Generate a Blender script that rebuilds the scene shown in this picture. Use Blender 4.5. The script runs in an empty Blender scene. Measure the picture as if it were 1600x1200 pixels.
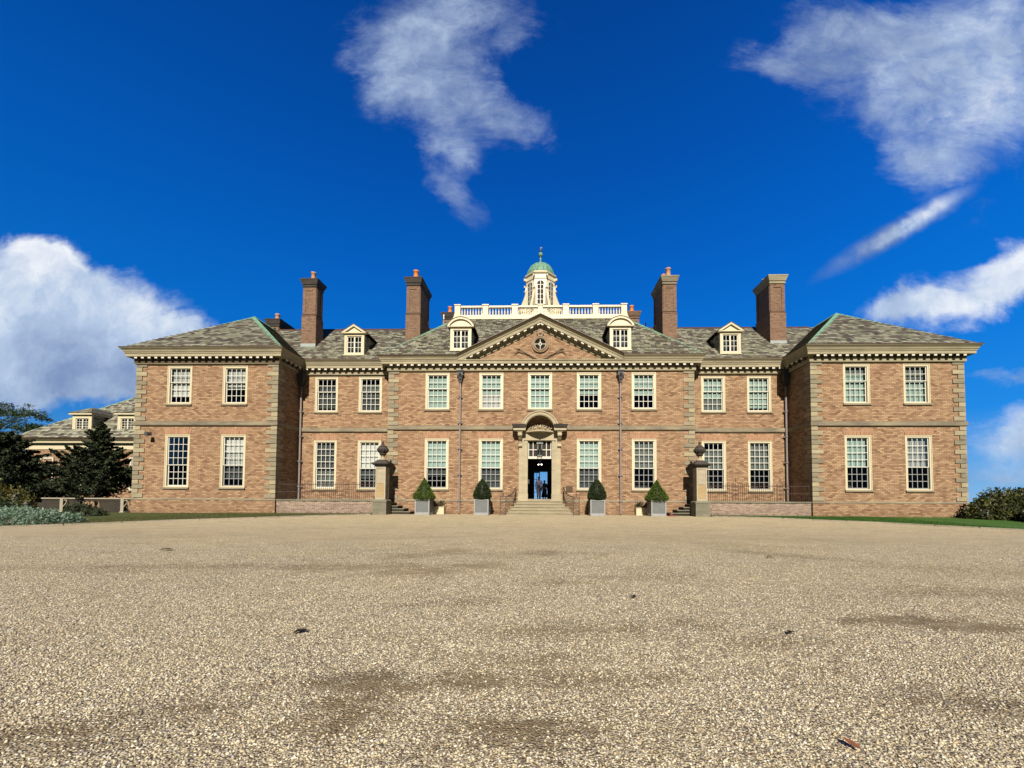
import bpy, bmesh, math, random
import numpy as np
from math import sin, cos, pi, radians, tan, atan2, sqrt
from mathutils import Vector, Matrix, Euler
random.seed(7); rng = np.random.default_rng(7)
scene = bpy.context.scene
COL = scene.collection

# ------------------------------------------------------------------ camera
cam = bpy.data.cameras.new('camera'); camo = bpy.data.objects.new('camera', cam); COL.objects.link(camo)
F = 630.0 / 1600.0
PITCH, YAW, ROLL = radians(2.05), radians(1.38), radians(0.29)
cam.sensor_fit = 'HORIZONTAL'; cam.sensor_width = 36.0; cam.lens = 36.0 * F
cam.shift_x = -28.0 / 1600.0; cam.shift_y = 159.0 / 1600.0
cam.clip_start = 0.05; cam.clip_end = 6000
camo.matrix_world = (Matrix.Translation((0, -24.2, 0.86)) @ Matrix.Rotation(YAW, 4, 'Z')
                     @ Matrix.Rotation(pi / 2 + PITCH, 4, 'X') @ Matrix.Rotation(ROLL, 4, 'Z'))
scene.camera = camo

# ------------------------------------------------------------------ render look
scene.view_settings.view_transform = 'Standard'; scene.view_settings.look = 'None'
scene.view_settings.exposure = 0.93; scene.view_settings.gamma = 1.0
scene.view_settings.use_curve_mapping = False
scene.cycles.max_bounces = 6; scene.cycles.diffuse_bounces = 3; scene.cycles.transparent_max_bounces = 12
scene.cycles.caustics_reflective = False; scene.cycles.caustics_refractive = False

# ------------------------------------------------------------------ node helper
class NT:
    def __init__(s, tree): s.t = tree; s.n = tree.nodes; s.n.clear()
    def __call__(s, typ, ins=None, **props):
        nd = s.n.new(typ)
        for k, v in props.items(): setattr(nd, k, v)
        for k, v in (ins or {}).items():
            sock = nd.inputs[k]
            if isinstance(v, bpy.types.NodeSocket): s.t.links.new(v, sock)
            else: sock.default_value = v
        return nd
    def math(s, op, a, b=None, c=None, clamp=False):
        nd = s.n.new('ShaderNodeMath'); nd.operation = op; nd.use_clamp = clamp
        for i, v in enumerate((a, b, c)):
            if v is None: continue
            if isinstance(v, bpy.types.NodeSocket): s.t.links.new(v, nd.inputs[i])
            else: nd.inputs[i].default_value = v
        return nd.outputs[0]
    def vmath(s, op, a, b=None):
        nd = s.n.new('ShaderNodeVectorMath'); nd.operation = op
        for i, v in enumerate((a, b)):
            if v is None: continue
            if isinstance(v, bpy.types.NodeSocket): s.t.links.new(v, nd.inputs[i])
            else: nd.inputs[i].default_value = v
        return nd.outputs[0]
    def mix(s, fac, a, b, blend='MIX'):
        nd = s.n.new('ShaderNodeMix'); nd.data_type = 'RGBA'; nd.blend_type = blend
        for k, v in ((0, fac), (6, a), (7, b)):
            if isinstance(v, bpy.types.NodeSocket): s.t.links.new(v, nd.inputs[k])
            else: nd.inputs[k].default_value = (tuple(v) + (1,))[:4] if k else v
        return nd.outputs[2]
    def ramp(s, fac, stops, interp='LINEAR'):
        nd = s.n.new('ShaderNodeValToRGB'); cr = nd.color_ramp; cr.interpolation = interp
        while len(cr.elements) > 1: cr.elements.remove(cr.elements[-1])
        cr.elements[0].position = stops[0][0]; cr.elements[0].color = (tuple(stops[0][1]) + (1,))[:4]
        for p, c in stops[1:]:
            e = cr.elements.new(p); e.color = (tuple(c) + (1,))[:4]
        s.t.links.new(fac, nd.inputs[0]); return nd.outputs[0]
    def mapr(s, v, a, b, c=0.0, d=1.0, smooth=False):
        nd = s.n.new('ShaderNodeMapRange'); nd.clamp = True
        nd.interpolation_type = 'SMOOTHSTEP' if smooth else 'LINEAR'
        s.t.links.new(v, nd.inputs[0])
        for i, x in enumerate((a, b, c, d)): nd.inputs[i + 1].default_value = x
        return nd.outputs[0]
    def noise(s, vec, scale, detail=4, rough=0.55, dist=0.0, col=False):
        nd = s('ShaderNodeTexNoise', {'Scale': scale, 'Detail': detail, 'Roughness': rough, 'Distortion': dist})
        if vec is not None: s.t.links.new(vec, nd.inputs['Vector'])
        return nd.outputs['Color' if col else 'Fac']

# ------------------------------------------------------------------ world: sky and clouds
SUN_EL, SUN_AZ = radians(38), radians(0.5)      # the sun stands behind the camera
world = bpy.data.worlds.new('World'); scene.world = world; world.use_nodes = True
W = NT(world.node_tree)
gen = W('ShaderNodeTexCoord').outputs['Generated']
sep = W('ShaderNodeSeparateXYZ', {0: gen})
dx, dy, dz = sep.outputs
dyc = W.math('MAXIMUM', dy, 0.02)
u = W.math('DIVIDE', dx, dyc); v = W.math('DIVIDE', dz, dyc)
uv = W('ShaderNodeCombineXYZ', {0: u, 1: v, 2: 0.0}).outputs[0]
nis = W('ShaderNodeTexSky', sky_type='NISHITA', sun_disc=False, sun_elevation=SUN_EL,
        sun_rotation=pi + SUN_AZ, air_density=1.0, dust_density=0.3, ozone_density=2.5).outputs[0]
el = W.math('ARCSINE', dz)
grad = W.ramp(W.math('DIVIDE', el, pi / 2), [
    (0.0, (0.22, 0.44, 0.70)), (0.03, (0.13, 0.37, 0.72)), (0.10, (0.012, 0.23, 0.71)), (0.20, (0.0015, 0.165, 0.64)),
    (0.32, (0.0004, 0.116, 0.53)), (0.44, (0.0003, 0.079, 0.405)), (0.58, (0.0003, 0.052, 0.285)), (1.0, (0.0005, 0.037, 0.20))])
# a little brighter to the right, darker to the upper left as in the photo
hz = W.mapr(u, -1.4, 1.2, 0.88, 1.1)
grad = W.mix(1.0, grad, W('ShaderNodeCombineColor', {0: hz, 1: hz, 2: hz}).outputs[0], 'MULTIPLY')
base = W.mix(0.0012, grad, nis, 'ADD')
# clouds: blobs placed by direction, torn by noise
warp1 = W.vmath('SUBTRACT', W.noise(uv, 1.9, 6, 0.6, 0.2, col=True), (0.5, 0.5, 0.5))
warp2 = W.vmath('SUBTRACT', W.noise(uv, 7.0, 5, 0.6, 0.0, col=True), (0.5, 0.5, 0.5))
sc = W('ShaderNodeVectorMath', {0: warp1, 3: 0.22}, operation='SCALE').outputs[0]
sc2 = W('ShaderNodeVectorMath', {0: warp2, 3: 0.10}, operation='SCALE').outputs[0]
wuv = W.vmath('ADD', W.vmath('ADD', uv, sc), sc2)
fl = W('ShaderNodeMapping', {'Vector': uv, 'Rotation': (0, 0, radians(30)), 'Scale': (1.0, 1.9, 1)}).outputs[0]
fine = W.noise(fl, 4.2, 12, 0.70, 0.45)
fine2 = W.noise(uv, 11.0, 8, 0.6, 0.2)
P = lambda x, y: ((x - 843.0) / 630.0, (781.0 - y) / 630.0)
# x, y, rx, ry, rot, density, brightness  (pixels of the photo turned into directions)
BL = [(640, 20, 130, 100, 0, .95, .50), (690, 110, 115, 90, -45, .95, .52), (760, 0, 110, 60, 0, .8, .46), (700, 215, 85, 50, -30, .9, .6),
      (700, 292, 85, 36, -38, .8, .45), (800, 165, 100, 48, -25, .85, .5), (600, 100, 70, 80, -40, .7, .45),
      (1420, 90, 180, 120, -8, 1.1, .62), (1570, 40, 170, 150, 0, 1.2, .52), (1440, 225, 95, 70, -40, 1.0, .6),
      (1570, 200, 110, 70, 20, .85, .66), (1235, 75, 110, 44, -14, .75, .42), (1340, 20, 130, 70, 0, .95, .5),
      (1500, 462, 210, 48, 12, 1.1, .85), (1590, 415, 110, 60, 18, 1.1, .9), (1400, 475, 90, 24, 8, .9, .72),
      (1590, 690, 150, 55, 0, 1.0, .62), (1560, 745, 130, 26, 0, .8, .45), (1640, 650, 120, 40, 0, .9, .85), (1560, 585, 110, 20, 3, .55, .45),
      (1560, 305, 140, 40, 18, .30, .25), (1520, 265, 60, 24, 0, .4, .4),
      (30, 450, 180, 90, -18, 1.5, .95), (150, 495, 200, 85, -16, 1.5, .70), (60, 560, 280, 78, 0, 1.8, .36), (270, 535, 150, 52, -14, 1.5, .60),
      (200, 585, 190, 50, 0, 1.7, .33), (20, 400, 90, 40, -14, 1.2, 1.0), (-120, 500, 220, 130, 0, 1.5, .7), (310, 570, 80, 40, 0, 1.2, .45)]
acc = None; bacc = None
for (x, y, rx, ry, rot, dn, br) in BL:
    cx, cy = P(x, y)
    mp = W('ShaderNodeMapping', {'Vector': wuv, 'Location': (cx, cy, 0), 'Rotation': (0, 0, radians(rot)),
                                 'Scale': (rx * 1.35 / 630, ry * 1.35 / 630, 1)}, vector_type='TEXTURE').outputs[0]
    ln = W('ShaderNodeVectorMath', {0: mp}, operation='LENGTH').outputs['Value']
    q = W.math('MULTIPLY', W.mapr(ln, 0, 1, 1, 0, True), dn)
    acc = q if acc is None else W.math('ADD', acc, q)
    b = W.math('MULTIPLY', q, br)
    bacc = b if bacc is None else W.math('ADD', bacc, b)
bright = W.math('DIVIDE', bacc, W.math('MAXIMUM', acc, 0.02))
dens = W.math('ADD', acc, W.math('MULTIPLY', W.math('SUBTRACT', fine, 0.5), 2.1))
dens = W.math('ADD', dens, W.math('MULTIPLY', W.math('SUBTRACT', fine2, 0.5), 0.35))
alpha = W.mapr(dens, 0.18, 1.45, 0, 1, True)
alpha = W.math('MULTIPLY', alpha, W.mapr(acc, 0.04, 0.30, 0, 1, True))
tex = W.noise(W.vmath('ADD', fl, sc2), 6.5, 10, 0.68, 0.6)      # wisps and thin places inside the clouds
high = W.mapr(v, 0.50, 0.80, 0.0, 1.0)                             # the high clouds are the thin ones
thin = W.math('ADD', W.math('MULTIPLY', W.mapr(tex, 0.30, 0.56, 0.0, 1.0), 0.50), 0.50)
alpha = W.math('MULTIPLY', alpha, W.math('ADD', W.math('MULTIPLY', thin, high), W.math('SUBTRACT', 1.0, high)))
alpha = W.math('MULTIPLY', alpha, W.mapr(v, 0.5, 0.9, 1.0, 0.96))
# vapour trail
cx, cy = P(1400, 358)
vt = W('ShaderNodeMapping', {'Vector': W.vmath('ADD', uv, W('ShaderNodeVectorMath', {0: warp2, 3: 0.05}, operation='SCALE').outputs[0]),
       'Location': (cx, cy, 0), 'Rotation': (0, 0, radians(31)), 'Scale': (172 / 630, 24 / 630, 1)}, vector_type='TEXTURE').outputs[0]
vl = W('ShaderNodeVectorMath', {0: vt}, operation='LENGTH').outputs['Value']
va = W.math('MULTIPLY', W.mapr(vl, 0.2, 1.0, 1, 0, True), W.mapr(fine2, 0.28, 0.55, 0.45, 1.0))
alpha = W.math('MAXIMUM', alpha, va)
bright = W.math('ADD', bright, W.math('MULTIPLY', va, 0.5))
bn = W.noise(wuv, 3.2, 8, 0.62)
bright = W.math('ADD', bright, W.math('MULTIPLY', W.math('SUBTRACT', bn, 0.47), 1.45))
ccol = W.ramp(bright, [(0.10, (0.13, 0.22, 0.42)), (0.40, (0.25, 0.34, 0.54)), (0.72, (0.50, 0.62, 0.80)), (1.0, (0.95, 0.98, 1.0))])
front = W.mapr(dy, 0.03, 0.2, 0, 1)
alpha = W.math('MULTIPLY', W.math('MULTIPLY', alpha, front), 0.93)
skyc = W.mix(alpha, base, ccol)
# sky behind the camera dimmed to weaken the fill light in the shade
back = W.mapr(dy, -0.35, 0.05, 0.20, 1.0, True)
skyc = W.mix(1.0, skyc, W('ShaderNodeCombineColor', {0: back, 1: back, 2: back}).outputs[0], 'MULTIPLY')
below = W.mapr(dz, -0.03, -0.005, 0, 1)
skyc = W.mix(below, (0.10, 0.14, 0.12), skyc)
bg = W('ShaderNodeBackground', {'Color': skyc, 'Strength': 0.53}).outputs[0]
W('ShaderNodeOutputWorld', {'Surface': bg})

# ------------------------------------------------------------------ sun
sl = bpy.data.lights.new('sun', 'SUN'); sl.energy = 5.0; sl.angle = radians(0.53); sl.color = (1.0, 0.91, 0.76)
so = bpy.data.objects.new('sun', sl); COL.objects.link(so)
so.rotation_euler = Euler((pi / 2 - SUN_EL, 0, SUN_AZ)); so.location = (0, -40, 40)

# ------------------------------------------------------------------ materials
MATS = {}
def newmat(name):
    m = bpy.data.materials.new(name); m.use_nodes = True; MATS[name] = m
    return m, NT(m.node_tree)
def out(T, bsdf, disp=None): T('ShaderNodeOutputMaterial', {'Surface': bsdf})
ALB = 0.51    # the colours below were picked as they look in the sun; this brings them to real reflectances for the exposure above
def princ(T, col, rough=0.7, bump=None, bs=0.3, bd=0.01, metal=0.0, spec=0.3, alb=None):
    k_ = ALB if alb is None else alb
    col = T('ShaderNodeVectorMath', {0: col if isinstance(col, bpy.types.NodeSocket) else tuple(col)[:3], 3: k_}, operation='SCALE').outputs[0]
    ins = {'Base Color': col if isinstance(col, bpy.types.NodeSocket) else (tuple(col) + (1,))[:4], 'Roughness': rough,
           'Metallic': metal, 'Specular IOR Level': spec}
    if bump is not None:
        ins['Normal'] = T('ShaderNodeBump', {'Height': bump, 'Strength': bs, 'Distance': bd}).outputs[0]
    return T('ShaderNodeBsdfPrincipled', ins).outputs[0]
def objco(T): return T('ShaderNodeTexCoord').outputs['Object']
def wallco(T):   # one flat coordinate pair that works on walls facing any of the four sides
    s = T('ShaderNodeSeparateXYZ', {0: objco(T)}).outputs
    return T('ShaderNodeCombineXYZ', {0: T.math('ADD', s[0], s[1]), 1: s[2], 2: 0.0}).outputs[0]

def brick_mat(name, c1, c2, mortar, dark, blot=0.5, bw=0.22, bh=0.075):
    m, T = newmat(name)
    co = wallco(T)
    br = T('ShaderNodeTexBrick', {'Vector': co, 'Color1': (0, 0, 0, 1), 'Color2': (1, 1, 1, 1), 'Mortar': (0.5, 0.5, 0.5, 1),
           'Scale': 1.0, 'Mortar Size': 0.0105, 'Mortar Smooth': 0.2, 'Bias': 0.0, 'Brick Width': bw, 'Row Height': bh},
           offset=0.5, offset_frequency=2)
    rnd = T('ShaderNodeSeparateColor', {0: br.outputs['Color']}).outputs[0]
    n = T.noise(objco(T), 0.55, 5, 0.6)
    n2 = T.noise(objco(T), 9.0, 4, 0.7)
    wn = T('ShaderNodeTexWhiteNoise', {'Vector': T('ShaderNodeCombineXYZ', {0: rnd, 1: 7.3, 2: 1.0}).outputs[0]}, noise_dimensions='3D').outputs['Value']
    x = T.math('ADD', T.math('MULTIPLY', wn, 0.86), T.math('MULTIPLY', n2, 0.16))
    mid = tuple((a + b) / 2 for a, b in zip(c1, c2))
    col = T.ramp(x, [(0.02, dark), (0.16, c1), (0.62, mid), (0.98, c2)])
    sepz = T('ShaderNodeSeparateXYZ', {0: objco(T)}).outputs[2]
    stain = T.math('MULTIPLY', T.mapr(n, 0.42, 0.75, 0, blot), 1.0)
    col = T.mix(stain, col, tuple(a * 0.72 for a in c1))
    pale = T.mapr(T.noise(objco(T), 1.3, 6, 0.65), 0.52, 0.75, 0, 0.22)
    col = T.mix(pale, col, tuple(min(1, a * 1.25) for a in c2))
    col = T.mix(br.outputs['Fac'], col, mortar)
    # soot and damp: long vertical runs, and a darker foot to the wall
    run = T.noise(T('ShaderNodeMapping', {'Vector': objco(T), 'Scale': (2.6, 2.6, 0.22)}).outputs[0], 1.0, 6, 0.7)
    col = T.mix(T.mapr(run, 0.55, 0.80, 0.0, 0.45), col, tuple(a * 0.45 for a in c1))
    foot = T.math('MULTIPLY', T.mapr(sepz, 0.75, 0.0, 0, 1), T.mapr(n2, 0.3, 0.7, 0, 0.6))
    col = T.mix(foot, col, tuple(a * 0.55 for a in c1))
    h = T.math('SUBTRACT', T.math('MULTIPLY', T.noise(objco(T), 30, 3), 0.3), br.outputs['Fac'])
    out(T, princ(T, col, 0.85, h, 0.7, 0.012)); return m
brick_mat('house brick', (0.335, 0.185, 0.105), (0.66, 0.445, 0.27), (0.27, 0.18, 0.11), (0.14, 0.07, 0.04), 0.15, bw=0.25, bh=0.088)  # mortar darkened to paint in the shadows of the recessed joints
brick_mat('chimney brick', (0.20, 0.10, 0.062), (0.37, 0.205, 0.13), (0.33, 0.25, 0.18), (0.08, 0.045, 0.035), 0.5)
brick_mat('terrace brick', (0.24, 0.14, 0.11), (0.60, 0.43, 0.33), (0.62, 0.55, 0.44), (0.10, 0.06, 0.05), 0.5)
brick_mat('arch brick', (0.42, 0.19, 0.10), (0.60, 0.33, 0.19), (0.58, 0.42, 0.29), (0.2, 0.09, 0.05), 0.1, bw=0.075, bh=0.30)

def stone_mat(name, c1, c2, c3, isl=0.9, scale=1.0, rough=0.8):
    m, T = newmat(name)
    r = T('ShaderNodeNewGeometry').outputs['Random Per Island']
    n = T.noise(T('ShaderNodeMapping', {'Vector': objco(T), 'Scale': (0.7, 0.7, 2.2)}).outputs[0], 2.2 * scale, 7, 0.65)
    x = T.math('ADD', T.math('MULTIPLY', r, isl * 0.55), T.math('MULTIPLY', n, 1.0 - isl * 0.45))
    col = T.ramp(x, [(0.15, c3), (0.48, c1), (0.8, c2)])
    d = T.noise(objco(T), 22, 5, 0.7)
    col = T.mix(T.mapr(d, 0.35, 0.7, 0.0, 0.30), col, c3)
    out(T, princ(T, col, rough, T.noise(objco(T), 18, 6, 0.7), 0.35, 0.012)); return m
stone_mat('quoin stone', (0.40, 0.345, 0.235), (0.62, 0.53, 0.34), (0.15, 0.14, 0.11), 0.6)
stone_mat('band stone', (0.33, 0.28, 0.20), (0.58, 0.49, 0.30), (0.11, 0.10, 0.085), 0.0, 0.6)
stone_mat('cornice stone', (0.47, 0.42, 0.29), (0.66, 0.58, 0.38), (0.27, 0.23, 0.15), 0.1, 0.6)
stone_mat('soffit shade', (0.12, 0.085, 0.055), (0.20, 0.15, 0.10), (0.05, 0.035, 0.025), 0.2)  # near-black eave shade painted in as a surface colour
stone_mat('door stone', (0.56, 0.49, 0.34), (0.74, 0.64, 0.44), (0.32, 0.26, 0.18), 0.2, 0.8)
stone_mat('dark stone', (0.060, 0.050, 0.046), (0.13, 0.11, 0.10), (0.022, 0.02, 0.02), 0.3)
stone_mat('carved stone', (0.36, 0.25, 0.16), (0.54, 0.42, 0.28), (0.16, 0.12, 0.09), 0.3)
stone_mat('pier stone', (0.52, 0.46, 0.34), (0.70, 0.63, 0.47), (0.26, 0.23, 0.17), 0.3)
stone_mat('pier base stone', (0.24, 0.23, 0.17), (0.40, 0.37, 0.28), (0.10, 0.10, 0.075), 0.3)
stone_mat('ochre stone', (0.52, 0.38, 0.19), (0.64, 0.48, 0.25), (0.36, 0.27, 0.15), 0.1)
stone_mat('step stone', (0.44, 0.38, 0.26), (0.62, 0.54, 0.37), (0.22, 0.19, 0.13), 0.4)
stone_mat('dark brown stone', (0.05, 0.042, 0.032), (0.09, 0.075, 0.055), (0.02, 0.017, 0.014), 0.2)  # very dark brown, for the balustrade and the side step bodies
stone_mat('kerb stone', (0.46, 0.41, 0.32), (0.60, 0.53, 0.41), (0.26, 0.22, 0.17), 0.5)

def paint_mat(name, c, rough=0.45, var=0.18):
    m, T = newmat(name)
    n = T.noise(objco(T), 3.0, 6, 0.7)
    col = T.mix(T.mapr(n, 0.35, 0.75, 0, var), c, tuple(a * 0.55 for a in c))
    out(T, princ(T, col, rough, T.noise(objco(T), 40, 3), 0.1, 0.004, spec=0.4)); return m
paint_mat('cream paint', (0.86, 0.77, 0.54)); paint_mat('white paint', (0.92, 0.88, 0.76), var=0.1)
paint_mat('sash paint', (0.92, 0.90, 0.82), var=0.08)
paint_mat('sash grey paint', (0.46, 0.47, 0.47), var=0.1)
paint_mat('black iron', (0.022, 0.018, 0.018), 0.5, 0.2); paint_mat('rust iron', (0.075, 0.038, 0.028), 0.65, 0.5)
paint_mat('lead pipe', (0.36, 0.31, 0.31), 0.5, 0.4); paint_mat('dark lead', (0.07, 0.07, 0.078), 0.5, 0.4)
paint_mat('planter frame', (0.44, 0.45, 0.46), 0.5, 0.25); paint_mat('planter panel', (0.21, 0.225, 0.235), 0.6, 0.4)
paint_mat('copper brown', (0.10, 0.050, 0.038), 0.5, 0.5); paint_mat('terracotta', (0.95, 0.30, 0.06), 0.7, 0.3)
paint_mat('pale terracotta', (0.66, 0.36, 0.23), 0.7, 0.3)
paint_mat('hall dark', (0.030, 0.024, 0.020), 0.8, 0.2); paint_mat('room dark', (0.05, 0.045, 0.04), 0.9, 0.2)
paint_mat('flashing', (0.46, 0.52, 0.52), 0.5, 0.3); paint_mat('deck lead', (0.26, 0.30, 0.31), 0.6, 0.3)
paint_mat('bronze', (0.13, 0.075, 0.04), 0.4, 0.4); paint_mat('red rubber', (0.30, 0.035, 0.04), 0.7, 0.3)
paint_mat('blind white', (0.82, 0.82, 0.80), 0.9, 0.05); paint_mat('blind aqua', (0.42, 0.58, 0.54), 0.9, 0.08)
paint_mat('blind grey', (0.17, 0.20, 0.19), 0.9, 0.2); paint_mat('blind shade', (0.075, 0.088, 0.09), 0.9, 0.2)
paint_mat('grey cloth', (0.80, 0.74, 0.86), 0.9, 0.3); paint_mat('dark cloth', (0.015, 0.015, 0.018), 0.9, 0.2)
paint_mat('skin', (0.30, 0.17, 0.11), 0.6, 0.1); paint_mat('hair', (0.015, 0.010, 0.008), 0.6, 0.1)
paint_mat('bark', (0.07, 0.05, 0.035), 0.9, 0.5); paint_mat('shoe', (0.02, 0.018, 0.016), 0.5, 0.1)
def curtain():
    m, T = newmat('curtain')
    s = T('ShaderNodeSeparateXYZ', {0: objco(T)}).outputs[0]
    w = T.math('SINE', T.math('MULTIPLY', s, 42.0))
    col = T.mix(T.mapr(w, -1, 1, 0, 1), (0.52, 0.53, 0.52), (0.86, 0.86, 0.85))
    out(T, princ(T, col, 0.9, w, 0.6, 0.03))
curtain()
def copper():
    m, T = newmat('copper green')
    n = T.noise(T('ShaderNodeMapping', {'Vector': objco(T), 'Scale': (3, 3, 0.8)}).outputs[0], 3.0, 7, 0.7)
    col = T.ramp(n, [(0.32, (0.10, 0.15, 0.09)), (0.46, (0.16, 0.36, 0.25)), (0.62, (0.26, 0.50, 0.36)), (0.78, (0.45, 0.62, 0.46))])
    out(T, princ(T, col, 0.6, n, 0.3, 0.02))
copper()
def glass():
    m, T = newmat('window glass')
    tr = T('ShaderNodeBsdfTransparent', {'Color': (0.92, 0.96, 0.955, 1)}).outputs[0]
    wob = T('ShaderNodeBump', {'Height': T.noise(objco(T), 2.2, 3), 'Strength': 0.25, 'Distance': 0.02}).outputs[0]
    gl = T('ShaderNodeBsdfGlossy', {'Color': (0.75, 0.74, 0.68, 1), 'Roughness': 0.03, 'Normal': wob}).outputs[0]
    fr = T('ShaderNodeFresnel', {'IOR': 1.45}).outputs[0]
    fac = T.math('ADD', fr, 0.01, clamp=True)
    out(T, T('ShaderNodeMixShader', {0: fac, 1: tr, 2: gl}).outputs[0])
glass()
def slate():
    m, T = newmat('roof slate')
    g = T('ShaderNodeNewGeometry'); s = T('ShaderNodeSeparateXYZ', {0: objco(T)}).outputs
    nx = T.math('ABSOLUTE', T('ShaderNodeSeparateXYZ', {0: g.outputs['Normal']}).outputs[0])
    side = T.math('GREATER_THAN', nx, 0.45)
    uu = T.math('ADD', T.math('MULTIPLY', s[0], T.math('SUBTRACT', 1.0, side)), T.math('MULTIPLY', s[1], side))
    co = T('ShaderNodeCombineXYZ', {0: uu, 1: T.math('MULTIPLY', s[2], 1.0), 2: 0.0}).outputs[0]
    br = T('ShaderNodeTexBrick', {'Vector': co, 'Color1': (0, 0, 0, 1), 'Color2': (1, 1, 1, 1), 'Mortar': (0.1, 0.1, 0.1, 1), 'Scale': 1.0,
           'Mortar Size': 0.010, 'Mortar Smooth': 0.2, 'Bias': 0.0, 'Brick Width': 0.33, 'Row Height': 0.1513}, offset=0.37, offset_frequency=2, squash=0.72, squash_frequency=3)
    r = T('ShaderNodeSeparateColor', {0: br.outputs['Color']}).outputs[0]
    r = T.math('ADD', r, 0.0)
    w = T('ShaderNodeTexWhiteNoise', {'Vector': T('ShaderNodeCombineXYZ', {0: r, 1: 3.7, 2: 0.0}).outputs[0]}, noise_dimensions='3D').outputs['Value']
    n = T.noise(objco(T), 5.0, 5, 0.6)
    x = T.math('ADD', T.math('MULTIPLY', w, 0.9), T.math('MULTIPLY', n, 0.1))
    col = T.ramp(x, [(0.05, (0.095, 0.075, 0.06)), (0.20, (0.17, 0.145, 0.115)), (0.32, (0.22, 0.17, 0.15)), (0.44, (0.27, 0.265, 0.19)),
                     (0.60, (0.36, 0.37, 0.26)), (0.76, (0.47, 0.475, 0.35)), (0.92, (0.55, 0.54, 0.43))])
    moss = T.mapr(T.noise(objco(T), 0.8, 6, 0.7), 0.5, 0.72, 0, 0.45)
    col = T.mix(moss, col, (0.26, 0.28, 0.15))
    col = T.mix(T.math('MULTIPLY', br.outputs['Fac'], 0.8), col, (0.05, 0.045, 0.04))
    h = T.math('ADD', T.math('MULTIPLY', w, 0.6), T.math('MULTIPLY', br.outputs['Fac'], -0.8))
    h = T.math('ADD', h, T.math('MULTIPLY', T.noise(objco(T), 14, 5), 0.5))
    out(T, princ(T, col, 0.6, h, 0.8, 0.03, spec=0.4))
slate()
def leaf_mat(name, stops, rough=0.55, trans=0.25):
    m, T = newmat(name)
    r = T('ShaderNodeNewGeometry').outputs['Random Per Island']
    n = T.noise(objco(T), 1.6, 3)
    x = T.math('ADD', T.math('MULTIPLY', r, 0.7), T.math('MULTIPLY', n, 0.3))
    col = T.ramp(x, stops)
    b = princ(T, col, rough, spec=0.35, alb=0.72)
    t = T('ShaderNodeBsdfTranslucent', {'Color': col}).outputs[0]
    out(T, T('ShaderNodeMixShader', {0: trans, 1: b, 2: t}).outputs[0])
leaf_mat('box leaf', [(0.1, (0.022, 0.055, 0.006)), (0.5, (0.075, 0.13, 0.012)), (0.9, (0.17, 0.23, 0.03))])
leaf_mat('yew leaf', [(0.1, (0.010, 0.026, 0.009)), (0.5, (0.022, 0.045, 0.012)), (0.9, (0.050, 0.080, 0.020))])
leaf_mat('conifer leaf', [(0.1, (0.008, 0.016, 0.008)), (0.5, (0.022, 0.036, 0.016)), (0.9, (0.070, 0.085, 0.026))], rough=0.85, trans=0.1)
leaf_mat('pine leaf', [(0.1, (0.012, 0.030, 0.010)), (0.5, (0.028, 0.06, 0.018)), (0.9, (0.07, 0.11, 0.035))], trans=0.15)
leaf_mat('juniper leaf', [(0.1, (0.10, 0.17, 0.12)), (0.5, (0.20, 0.31, 0.22)), (0.9, (0.32, 0.43, 0.32))])
leaf_mat('golden leaf', [(0.1, (0.03, 0.035, 0.008)), (0.5, (0.09, 0.09, 0.015)), (0.9, (0.22, 0.18, 0.03))])
leaf_mat('rhododendron leaf', [(0.08, (0.012, 0.016, 0.006)), (0.4, (0.035, 0.045, 0.010)), (0.75, (0.085, 0.095, 0.018)), (0.95, (0.16, 0.13, 0.035))], rough=0.5, trans=0.12)
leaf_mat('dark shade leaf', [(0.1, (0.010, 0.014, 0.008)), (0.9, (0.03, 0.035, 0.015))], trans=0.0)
leaf_mat('brown leaf', [(0.1, (0.16, 0.06, 0.03)), (0.9, (0.36, 0.14, 0.06))])
leaf_mat('dark dead leaf', [(0.1, (0.03, 0.024, 0.012)), (0.9, (0.07, 0.055, 0.03))])
leaf_mat('grass blade', [(0.1, (0.015, 0.060, 0.004)), (0.5, (0.032, 0.11, 0.006)), (0.95, (0.07, 0.17, 0.012))])
leaf_mat('dry grass blade', [(0.1, (0.045, 0.065, 0.012)), (0.5, (0.09, 0.10, 0.022)), (0.95, (0.17, 0.15, 0.05))])

PAL = [(0.0, (0.09, 0.072, 0.055)), (0.10, (0.22, 0.18, 0.14)), (0.20, (0.42, 0.36, 0.26)), (0.32, (0.36, 0.33, 0.31)), (0.42, (0.70, 0.63, 0.44)),
       (0.60, (0.79, 0.71, 0.51)), (0.74, (0.62, 0.48, 0.29)), (0.79, (0.50, 0.44, 0.42)), (0.86, (0.80, 0.73, 0.55)), (0.96, (0.88, 0.84, 0.72))]
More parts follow.
